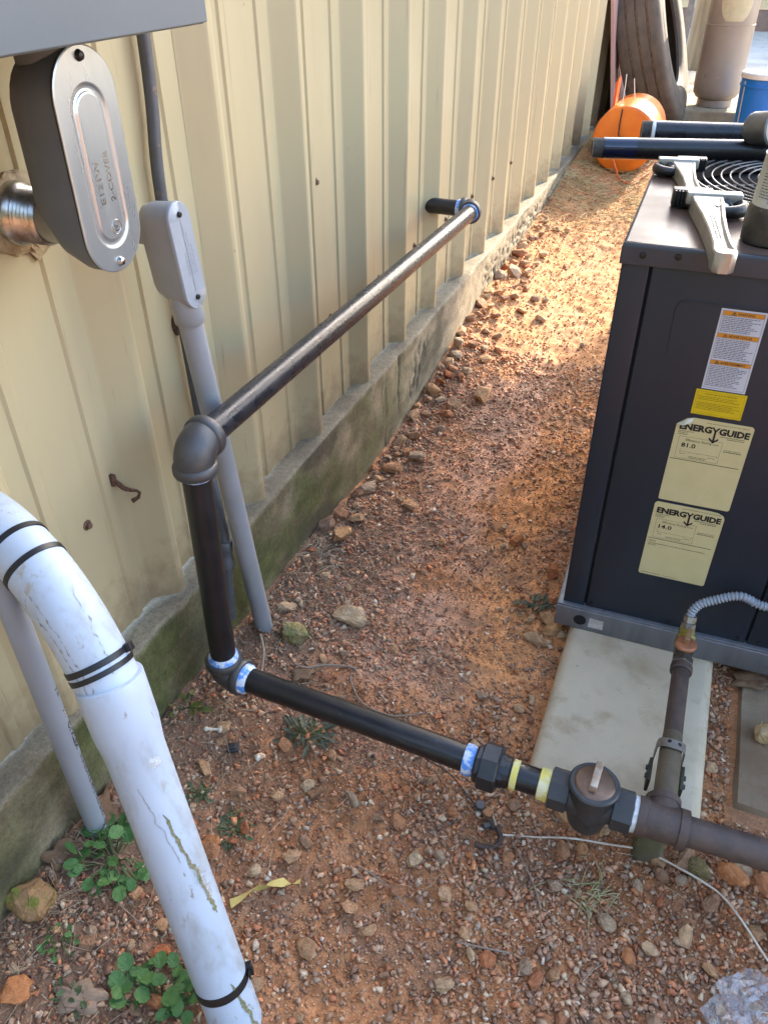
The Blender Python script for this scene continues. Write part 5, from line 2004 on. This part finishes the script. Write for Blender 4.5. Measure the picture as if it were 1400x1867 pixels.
b.obj('orange_hose', material('orange_hose', (0.62, 0.12, 0.02), rough=.4), tank)

# leaning panel and tyre
board = MB()
bx0 = [(-.034, 5.47, 1.15), (-.034, 7.0, 1.15), (.10, 7.0, .22), (.10, 5.60, .22)]
off_ = Vector((.018, 0, .005))
board.add([Vector(p) for p in bx0] + [Vector(p) + off_ for p in bx0], [[0, 1, 2, 3], [4, 5, 6, 7], [0, 1, 5, 4], [1, 2, 6, 5], [2, 3, 7, 6], [3, 0, 4, 7]])
tag(board.obj('leaning_panel', material('faded_pink_board', (0.52, 0.33, 0.29), (0.46, 0.28, 0.25), 5, rough=.5), None, None), 'faded pink panel leaning against the far wall behind the tyre', 'panel')

tyre = thing('truck_tyre', 'large worn truck tyre leaning against the pink panel', 'tyre', (.40, 6.05, .28))
M_TYRE = material('dusty_rubber', (0.075, 0.058, 0.046), (0.12, 0.09, 0.066), 14, rough=.75, bump=.4, bump_scale=120, spots=((0.14, 0.10, 0.07), 10, .6, .8))
TR = .53
tilt_ = math.radians(19)
axd = Vector((math.cos(tilt_), -.03, math.sin(tilt_))).normalized()
upd = (Vector((0, 0, 1)) - axd * axd.z).normalized()
frd = axd.cross(upd)
# lowest tread corner on the right touches the ground near (.47, 6, .28)
tcen = Vector((.50, 6.1, .275)) + upd * TR - axd * .13


def tyre_pt(r, w, a):
    return tcen + axd * w + (upd * math.cos(a) + frd * math.sin(a)) * r


sec = [(.300, -.115), (.33, -.135), (.40, -.143), (.47, -.138), (.510, -.128), (.522, -.118), (.528, -.095), (.530, -.066), (.518, -.063), (.518, -.056), (.530, -.053),
       (.532, -.008), (.520, -.005), (.520, .003), (.532, .006), (.530, .053), (.518, .056), (.518, .063), (.530, .066), (.528, .095), (.522, .118), (.510, .128), (.47, .138), (.462, .1375), (.456, .141), (.40, .143), (.392, .140), (.385, .143), (.34, .136), (.315, .128), (.305, .118), (.296, .112),
       (.300, .095), (.36, .10), (.45, .105), (.495, .09), (.502, .0), (.495, -.09), (.45, -.105), (.36, -.10), (.300, -.095)]
nA = 120
V, F = [], []
for k in range(nA):
    a = 2 * PI * k / nA
    for i, (r, w) in enumerate(sec):
        rr2 = r
        if .515 < r < .521 and abs(w) < .07:
            w = w + .0025 * math.sin(k * 2 * PI / 3)
        V.append(tyre_pt(rr2, w, a))
ns = len(sec)
for k in range(nA):
    k2 = (k + 1) % nA
    for i in range(ns):
        i2 = (i + 1) % ns
        F.append([k * ns + i, k * ns + i2, k2 * ns + i2, k2 * ns + i])
MB().add(V, F).obj('carcass', M_TYRE, tyre, 45)
b = MB()
for w in (-.0595, -.001, .0595):
    b.tube([tyre_pt(.5195, w, a) for a in np.linspace(0, 2 * PI, 100)], .0035, 5, False)
b.obj('dusty_grooves', material('groove_dust', (0.34, 0.23, 0.14), (0.14, 0.09, 0.055), 60, rough=.95), tyre)
MB().rod(tyre_pt(0, .095, 0), tyre_pt(0, .14, 0), [(0, .30), (.002, .302), (.018, .302), (.02, .296)], 60).obj('bead', M_TYRE, tyre) if False else None

# gas bottle on a concrete block
cyl = thing('gas_cylinder', 'tall scratched tan gas cylinder standing on a low concrete block', 'gas cylinder', (.715, 6.35, .345))
M_CYL = material('tan_cylinder_paint', (0.30, 0.235, 0.18), (0.265, 0.205, 0.155), 8, rough=.4, spots=[((0.62, 0.58, 0.52), 22, .70, .735), ((0.13, 0.10, 0.08), 18, .66, .78, (1, 1, .4))])
cb0 = Vector((.655, 6.35, .335))
ctl = Vector((-.01, 0.02, 1)).normalized()
MB().rod(cb0, cb0 + ctl, [(0, .105), (.002, .112), (.045, .112), (.047, .106)], 36).obj('foot_ring', M_CYL, cyl)
MB().rod(cb0 + ctl * .038, cb0 + ctl * 2, [(0, .09), (.018, .130), (.045, .148), (.085, .152), (.43, .1515), (.432, .1535), (.438, .1535), (.44, .1515), (.66, .1515), (.73, .135), (.77, .09), (.79, .04)], 48).obj('bottle', M_CYL, cyl)
b = MB()
V, F = [], []
camd = (CAM - cb0)
ca0 = math.atan2(camd.y, camd.x)
NS = 14
for j in range(9):
    z = .50 + j * .03
    half = .62 * math.sqrt(max(0, 1 - ((j - 4) / 4.6) ** 2)) + .04
    for i in range(NS):
        a = ca0 + .12 - half + 2 * half * i / (NS - 1)
        V.append(cb0 + Vector((math.cos(a) * .1527, math.sin(a) * .1527, 0)) + ctl * (z + .0))
for j in range(8):
    for i in range(NS - 1):
        F.append([j * NS + i, j * NS + i + 1, (j + 1) * NS + i + 1, (j + 1) * NS + i])
b.add(V, F)
b.obj('paper_label', material('aged_label', (0.50, 0.42, 0.26), (0.44, 0.36, 0.22), 30, rough=.5, spots=((0.55, 0.14, 0.08), 26, .68, .72)), cyl)
b = MB()
b.box(.46, 1.0, 6.12, 6.6, .10, .336, .012)
tag(b.obj('concrete_block', material('old_concrete_block', (0.36, 0.29, 0.19), (0.25, 0.19, 0.12), 14, rough=.9, bump=.8, bump_scale=80)), 'low rough concrete block under the tan gas cylinder', 'block')

# blue pail
pail = thing('blue_pail', 'blue plastic pail with white lid at the right edge', 'pail', (1.01, 5.85, .24))
pb = Vector((.945, 5.95, .225))
ptl = Vector((-.01, 0, 1)).normalized()
MB().rod(pb, pb + ptl, [(0, .128), (.004, .132), (.30, .147), (.302, .152), (.312, .152), (.314, .147), (.36, .149)], 44).obj('bucket', material('blue_plastic', (0.010, 0.165, 0.56), (0.012, 0.15, 0.50), 5, rough=.35), pail)
MB().rod(pb + ptl * .345, pb + ptl, [(0, .150), (.003, .156), (.026, .156), (.032, .150), (.034, .138), (.028, .136), (.029, .02)], 44).obj('lid', material('white_lid', (0.72, 0.70, 0.66), rough=.4), pail)
b = MB()
a0 = math.atan2(-5.95, CAM.x - pb.x)
V, F = [], []
for k in range(2):
    a = a0 - .98 + k * .09
    for t in (.005, .33):
        r = .132 + .015 * t / .3 + .0008
        V.append(pb + Vector((math.cos(a) * r, math.sin(a) * r, 0)) + ptl * t)
b.add(V, [[0, 1, 3, 2]])
b.obj('white_label_edge', M_PAPERW, pail, None)

# old timber post, grey board, far house
M_WOOD = material('weathered_wood', (0.30, 0.235, 0.15), (0.18, 0.135, 0.085), 20, rough=.85, stretch=(1, 1, .08), bump=.9, bump_scale=60)
px_, py_ = .37, 8.75
b = MB()
nP = 22
V, F = [], []
for j, z in enumerate((.1, .5, 1.0, 1.6, 2.2)):
    for k in range(nP):
        a = 2 * PI * k / nP
        r = .105 + .012 * mnoise.noise(Vector((math.cos(a) * 2, math.sin(a) * 2, j * .1)))
        V.append((px_ + r * math.cos(a) + .02 * j * .3, py_ + r * math.sin(a), z))
for j in range(4):
    for k in range(nP):
        k2 = (k + 1) % nP
        F.append([j * nP + k, j * nP + k2, (j + 1) * nP + k2, (j + 1) * nP + k])
b.add(V, F)
tag(b.obj('timber_post', M_WOOD), 'weathered round timber post behind the tyre', 'post')
b = MB()
b.box(.24, .29, 8.3, 8.36, .15, 1.5, .004)
tag(b.obj('grey_plank', material('grey_plank', (0.19, 0.19, 0.2), (0.14, 0.14, 0.15), 20, rough=.7)), 'narrow grey plank standing between tyre and timber post', 'plank')
b = MB()
b.box(.60, .66, 8.2, 8.26, .1, 1.6, .004)
tag(b.obj('dark_stake', material('dark_stake', (0.07, 0.055, 0.045), rough=.8)), 'dark stake standing between timber post and gas cylinder', 'stake')
apron = MB()
apron.add([(.55, 6.7, .268), (6, 6.7, .268), (6, 11.9, .30), (.3, 11.9, .30)], [[0, 1, 2, 3]])
o = apron.obj('concrete_apron', material('pale_apron_concrete', (0.50, 0.48, 0.44), (0.40, 0.36, 0.31), 3, rough=.85, spots=((0.24, 0.19, 0.14), 6, .6, .75)), None, None)  # the apron is pale grey concrete
o['kind'] = 'structure'
house = thing('far_house', 'tan lap-sided house with brown base board at the far end', 'house', (2, 12, .28))
M_SIDE = material('tan_siding', (0.50, 0.36, 0.20), (0.46, 0.33, 0.18), 10, rough=.6)
for k in range(11):
    z = .52 + k * .16
    b = MB()
    b.add([(-2, 12.0, z), (8, 12.0, z), (8, 12.03, z + .165), (-2, 12.03, z + .165), (-2, 12.06, z), (8, 12.06, z), (8, 12.06, z + .165), (-2, 12.06, z + .165)], [[0, 1, 2, 3], [0, 1, 5, 4], [4, 5, 6, 7], [3, 2, 6, 7]])
    b.obj('siding_board', M_SIDE, house, None)
MB().box(-2, 8, 12.02, 12.10, .2, .515, .004).obj('base_board', material('brown_base', (0.20, 0.12, 0.09), rough=.7), house)

# ------------------------------------------------------------------ small things on the ground
def gp(x, y, h=0.0):
    return Vector((x, y, gz(x, y) + h))


M_WIREW = material('dirty_white_wire', (0.62, 0.55, 0.45), (0.48, 0.38, 0.28), 60, rough=.5)
pts = [gp(x, y, h) for x, y, h in [(.672, .805, .006), (.70, .815, .005), (.74, .828, .006), (.796, .845, .010), (.861, .858, .012), (.917, .862, .020), (.974, .850, .022), (1.039, .825, .024), (1.075, .790, .022), (1.118, .745, .016), (1.17, .69, .012)]]
tag(MB().tube(spline(pts, 10), .0019, 10).obj('white_wire', M_WIREW), 'thin dirty white wire snaking over the ground below the pipe tee', 'wire')
M_RUSTW = material('rust_rod', (0.045, 0.03, 0.025), (0.085, 0.05, 0.035), 100, rough=.7, bump=.4)
pts = [gp(x, y, h) for x, y, h in [(.655, .824, .012), (.672, .812, .010), (.680, .796, .009), (.672, .778, .008), (.655, .770, .008), (.64, .768, .006)]]
tag(MB().tube(spline(pts, 8), .0048, 10).obj('rusty_hook', M_RUSTW), 'rusty curved hook lying below the union nut', 'hook')
pts = [gp(x, y, h) for x, y, h in [(.50, .90, .01), (.555, .885, .012), (.60, .855, .012), (.64, .826, .014), (.668, .806, .012)]]
tag(MB().tube(spline(pts, 8), .0014, 8).obj('rusty_wire', M_RUSTW), 'thin rusty wire running under the black pipe to the hook', 'wire')
bolt1 = thing('bolt', 'hex bolt standing upright on the dirt below the union', 'bolt', tuple(gp(.628, .842)))
MB().rod(gp(.628, .842, -.004), gp(.628, .842, .1), [(0, .006), (.014, .006)], 10).obj('shank', M_RUSTW, bolt1)
MB().rod(gp(.628, .842, .010), gp(.628, .842, .1), [(0, .0095), (.001, .0105), (.009, .0105), (.010, .0085)], 6).obj('head', M_IRON, bolt1, 25)
bolt2 = thing('bolt', 'hex bolt lying on its side at the end of the white wire', 'bolt', tuple(gp(.655, .822)))
MB().rod(gp(.662, .824, .008), gp(.644, .806, .010), [(0, .0095), (.001, .0105), (.012, .0105), (.013, .006), (.026, .006)], 6).obj('body', M_IRON, bolt2, 25)
MB().rod(gp(.656, .828, .018), gp(.672, .805, .016), [(0, .003), (.001, .0034), (.018, .0034), (.019, .002)], 10).obj('sleeve', material('tarnished_sleeve', (0.42, 0.33, 0.25), rough=.4, metal=.8), bolt2)

# yellow tape strip
tp = [(.292, .514, .004, .2), (.302, .522, .010, .5), (.314, .537, .014, .9), (.326, .556, .012, 1.6), (.340, .567, .014, .6), (.358, .577, .012, .2), (.372, .580, .012, 1.2), (.386, .588, .018, .4)]
b = MB()
V, F = [], []
cen = [gp(x, y, h) for x, y, h, _ in tp]
for i, (x, y, h, rl) in enumerate(tp):
    t = (cen[min(i + 1, len(cen) - 1)] - cen[max(i - 1, 0)]).normalized()
    s_ = t.cross(Vector((0, 0, 1))).normalized()
    w = (s_ * math.cos(rl) + Vector((0, 0, 1)) * math.sin(rl)) * (.0095 if i < 6 else .007)
    V += [cen[i] - w + Vector((0, 0, .004)), cen[i] + w + Vector((0, 0, .004))]
for i in range(len(tp) - 1):
    F.append([2 * i, 2 * i + 1, 2 * i + 3, 2 * i + 2])
V2 = [v - Vector((0, 0, .0006)) for v in V]
b.add(V, F)
b.add(V2, F)
tag(b.obj('yellow_tape', material('pale_yellow_tape', (0.72, 0.60, 0.22), (0.64, 0.52, 0.18), 30, rough=.45), None, 80), 'crumpled strip of pale yellow tape on the dirt', 'tape')

# plastic bag in the corner
bm = bmesh.new()
bmesh.ops.create_icosphere(bm, subdivisions=4, radius=1)
rb = random.Random(8)
for v in bm.verts:
    c0 = v.co.copy()
    f = .85 + .25 * mnoise.noise(c0 * 1.7) + .30 * abs(mnoise.noise(c0 * 3.6 + Vector((5, 0, 0)))) + rb.uniform(-.035, .035)
    v.co = Vector((c0.x * .072 * f, c0.y * .058 * f, max(c0.z, -.25) * .05 * f + rb.uniform(-.002, .002)))
b = MB()
Mb = Matrix.Rotation(.4, 4, 'Z')
Mb.translation = gp(1.108, .652, .012)
b.from_bm(bm, Mb)
M_BAG = material('clear_plastic', (0.52, 0.52, 0.54), (0.40, 0.40, 0.42), 30, rough=.06, alpha=.30, ior=1.8, spec=1.0)
tag(b.obj('plastic_bag', M_BAG, None, 24), 'crumpled clear plastic bag in the lower right corner', 'bag')
b = MB()
Mk = Matrix.Rotation(.5, 4, 'Z')
Mk.translation = gp(.147, .773, .004)
b.box(-.0115, .0115, -.010, .010, 0, .007, .0015, Mk)
b.box(-.006, .006, -.005, .005, .0068, .0092, .0008, Mk)
tag(b.obj('plastic_scrap', material('black_plastic_scrap', (0.03, 0.03, 0.033), rough=.5)), 'small square black plastic cap on the needles below the lower elbow', 'cap')
b = MB()
b.tube([gp(.090, .778, .009), gp(.100, .783, .010), gp(.110, .790, .010)], [.0032, .0024, .003], 10)
for x, y in ((.088, .776), (.111, .788), (.109, .794)):
    bm = bmesh.new()
    bmesh.ops.create_icosphere(bm, subdivisions=2, radius=.0048)
    b.from_bm(bm, Matrix.Translation(gp(x, y, .009)))
tag(b.obj('bone_fragment', material('bone', (0.62, 0.55, 0.45), rough=.6)), 'tiny white bone-shaped fragment near the square black cap', 'bone')

# twigs
M_TWIG = material('grey_twig', (0.27, 0.21, 0.16), (0.2, 0.14, 0.1), 80, rough=.85, bump=.4)
for pts, r, lab_ in [([(.16, 1.01, .012), (.19, 1.015, .02), (.22, 1.036, .022), (.275, 1.058, .014), (.292, 1.05, .006)], .0026, 'bent grey twig beside the mossy rock'),
                     ([(.28, 1.04, .008), (.295, 1.015, .012), (.335, .979, .010), (.40, .972, .010), (.46, 1.01, .006)], .0022, 'curved pale twig on the dirt just above the black pipe'),
                     ([(.07, 1.03, .03), (.10, .99, .03), (.118, .94, .02), (.125, .90, .012)], .003, 'dark twig lying between the riser foot and the lower elbow'),
                     ([(.46, .655, .006), (.52, .64, .008), (.60, .60, .008)], .0014, 'long dry stem lying on the dirt in the foreground'),
                     ([(.66, .595, .008), (.70, .602, .010), (.745, .612, .008)], .0016, 'short straight straw stick in the centre foreground'),
                     ([(.70, .80, .008), (.73, .765, .010), (.76, .725, .008), (.775, .70, .006)], .0014, 'thin dry root crossing under the white wire')]:
    tag(MB().tube(spline([gp(*p) for p in pts], 8), r, 8).obj('twig', M_TWIG), lab_, 'twig')


# plants
def leaf_mesh(name, mat, lobes=9, cup=.12, length=1.0):
    V, F = [(0, 0, 0)], []
    n = 22
    rows_ = 3
    for j in range(1, rows_ + 1):
        for k in range(n + 1):
            a = -PI * .92 + k / n * PI * 1.84
            rad_ = (.5 + .02 * math.cos(a * lobes)) * (1 - .12 * abs(math.sin(a)))
            if j == rows_:
                rad_ *= 1 + .05 * math.cos(k * PI)
            rr3 = rad_ * j / rows_
            x = .42 + rr3 * math.cos(a) * length
            y = rr3 * math.sin(a)
            t = j / rows_
            V.append((x - .42 * (1 - t), y, cup * (abs(y) * 1.2) - .10 * (x - .4) ** 2 + .02 * math.cos(a * 8) * t))
    for k in range(n):
        F.append([0, 1 + k, 2 + k])
    for j in range(rows_ - 1):
        for k in range(n):
            a = 1 + j * (n + 1) + k
            F.append([a, a + 1, a + n + 2, a + n + 1])
    me = mesh_from(name, V, F, 60)
    me.materials.append(mat)
    return me


M_LEAF = material('green_leaf', (0.055, 0.135, 0.03), (0.085, 0.18, 0.045), 3, rough=.5, bump=.5, bump_scale=7, coord='Generated')
LEAF = leaf_mesh('leaf', M_LEAF)


def weed(name, label, x, y, spread, n, smin, smax, seed, h=.035, mesh=LEAF, elong=1.0, stemmat=None):
    r = random.Random(seed)
    root = thing(name, label, 'plant', tuple(gp(x, y)), world=False)
    stems = MB()
    for k in range(n):
        a = r.uniform(0, 2 * PI)
        q = math.sqrt(r.random())
        dx_, dy_ = spread[0] * q * math.cos(a), spread[1] * q * math.sin(a)
        z = h * (1 - .6 * q) * r.uniform(.5, 1.1)
        if x + dx_ < .018:
            dx_ = .018 - x
        s = r.uniform(smin, smax)
        o = bpy.data.objects.new('leaf', mesh)
        COL.objects.link(o)
        o.parent = root
        o.location = (dx_, dy_, z + gz(x + dx_, y + dy_) - gz(x, y))
        o.rotation_euler = (r.gauss(0, .3), r.gauss(-.1, .35), a + r.gauss(0, .8))
        o.scale = (s, s * r.uniform(.85, 1.05) * elong, s)
        stems.tube([(dx_ * .3, dy_ * .3, 0), (dx_ * .7, dy_ * .7, z * .7), (dx_, dy_, o.location.z)], .0011, 5)
    stems.obj('stems', stemmat or material('green_stem', (0.10, 0.14, 0.045), rough=.6), root)
    return root


weed('leafy_weed', 'bright green round-leaved weed at the foot of the printed conduit', .088, .487, (.055, .052), 44, .016, .029, 3, .05)
weed('leafy_weed', 'round-leaved green weed behind the big white pipe at the bottom edge', .262, .352, (.062, .045), 36, .018, .030, 4, .045)
weed('leafy_weed', 'small green sprout between the moss rock and the white pipe', .095, .345, (.025, .025), 14, .008, .014, 6, .025)
weed('leafy_weed', 'small yellow-green weed against the footing behind the white pipe', .030, .80, (.03, .028), 10, .016, .028, 5, .03,
     leaf_mesh('leaf', material('yellow_green_leaf', (0.15, 0.15, 0.03), (0.10, 0.12, 0.03), 3, rough=.5, coord='Generated'), 5), .6)
GREYLEAF = leaf_mesh('leaf', material('grey_green_leaf', (0.15, 0.15, 0.095), (0.10, 0.10, 0.06), 4, rough=.8, bump=.6, bump_scale=9, coord='Generated'), 6)
weed('dry_rosette', 'grey-green wilted rosette just below the black pipe', .258, .868, (.045, .036), 34, .022, .04, 8, .022, GREYLEAF, .32)
weed('dry_rosette', 'wilted grey weed by the corner of the air unit', .598, 1.405, (.035, .035), 18, .02, .035, 9, .03, GREYLEAF, .4)
M_MOSSL = material('dull_green_leaf', (0.075, 0.10, 0.04), (0.05, 0.075, 0.03), 4, rough=.7, coord='Generated')
MOSSL = leaf_mesh('leaf', M_MOSSL, 5)
weed('low_weed', 'patch of tiny dull green weeds in the needles beside the white pipe', .228, .635, (.036, .036), 40, .006, .012, 10, .014, MOSSL, .6)
weed('low_weed', 'little green weed tuft above the dull green patch', .140, .662, (.022, .022), 22, .007, .013, 11, .02, MOSSL, .7)
weed('low_weed', 'tiny dull weed at the bottom left beside the orange rock', .15, .292, (.026, .022), 18, .008, .014, 12, .02, MOSSL, .7)


def tuft(name, label, x, y, n, L, spread, seed, cols):
    r = random.Random(seed)
    b = MB()
    for k in range(n):
        a = r.uniform(0, 2 * PI)
        x0_, y0_ = x + r.gauss(0, spread), y + r.gauss(0, spread)
        l = L * r.uniform(.5, 1.2)
        lean_ = r.uniform(.5, 1.0)
        pts = []
        for t in (0, .35, .7, 1.0):
            xx = x0_ + math.cos(a) * l * t * lean_
            yy = y0_ + math.sin(a) * l * t * lean_
            zz = gz(xx, yy) + .003 + l * .45 * math.sin(t * 2.4) * (1 - lean_ * .75)
            pts.append((xx, yy, zz))
        b.tube(pts, [.0011, .001, .0008, .0003], 4, False)
    return tag(b.obj(name, material(name + str(seed), cols[0], cols[1], 60, rough=.8), None, None), label, 'grass')


tuft('grass_tuft', 'small half-dry grass tuft below the white wire', .845, .765, 46, .05, .022, 2, ((0.45, 0.37, 0.2), (0.2, 0.2, 0.06)))
tuft('grass_tuft', 'dead pale grass tuft at the base of the footing above the tan rock', .055, 1.37, 60, .055, .025, 3, ((0.42, 0.35, 0.25), (0.3, 0.22, 0.14)))
tuft('grass_tuft', 'dry grass lying against the moss rock at the far left', .03, .47, 40, .06, .022, 4, ((0.34, 0.25, 0.15), (0.22, 0.15, 0.09)))
tuft('grass_tuft', 'tall dry grass stems beside the orange tank', .04, 4.62, 40, .16, .05, 5, ((0.5, 0.42, 0.26), (0.4, 0.33, 0.16)))


def dead_leaf(label, x, y, size, rot, seed, z=None, cols=((0.20, 0.115, 0.06), (0.13, 0.07, 0.035)), tilt=(.2, .2)):
    r = random.Random(seed)
    V, F = [(0, 0, 0)], []
    n = 26
    for j in (1, 2):
        for k in range(n):
            a = 2 * PI * k / n
            lob = .5 * (1 + .22 * math.cos(a * 5 + seed) + .08 * math.cos(a * 9))
            x_, y_2 = lob * math.cos(a) * j / 2, lob * math.sin(a) * .62 * j / 2
            V.append((x_, y_2, .16 * math.sin(x_ * 5 + seed) * abs(y_2) + .10 * abs(y_2) + r.uniform(-.015, .02)))
    for k in range(n):
        k2 = (k + 1) % n
        F.append([0, 1 + k, 1 + k2])
        F.append([1 + k, 1 + n + k, 1 + n + k2, 1 + k2])
    root = mesh_from('dead_leaf', V, F, 60)
    o = link('dead_leaf', root, material('dead_leaf%d' % seed, cols[0], cols[1], 6, rough=.75, bump=.4, coord='Generated'))
    o.scale = (size, size, size)
    o.rotation_euler = (tilt[0], tilt[1], rot)
    o.location = (x, y, (gz(x, y) if z is None else z) + size * .16)
    so = o.modifiers.new('thick', 'SOLIDIFY')
    so.thickness = .012
    return tag(o, label, 'leaf')


dead_leaf('curled brown dead leaf on the slab below the unit base', 1.085, 1.325, .085, .3, 1, z=.026, tilt=(.1, -.1))
dead_leaf('brown dead leaf lying in front of the mossy rock', .185, 1.005, .06, 1.2, 2)
dead_leaf('brown oak leaf standing behind the printed conduit foot', .035, .555, .085, 2.0, 3, tilt=(.9, .4))
dead_leaf('folded brown leaf against the footing left of the printed conduit', .03, .455, .075, .8, 4, tilt=(.7, .3))
dead_leaf('pale brown leaf at the bottom left between the rocks', .165, .30, .07, .4, 5, cols=((0.3, 0.2, 0.13), (0.22, 0.14, 0.09)))
dead_leaf('dark red-brown leaf at the foot of the grey riser', .062, 1.05, .05, 2.4, 6, cols=((0.14, 0.06, 0.035), (0.1, 0.045, 0.03)), tilt=(.5, .5))

for o in list(COL.objects):
    if o.get('_world') is not None:
        del o['_world']
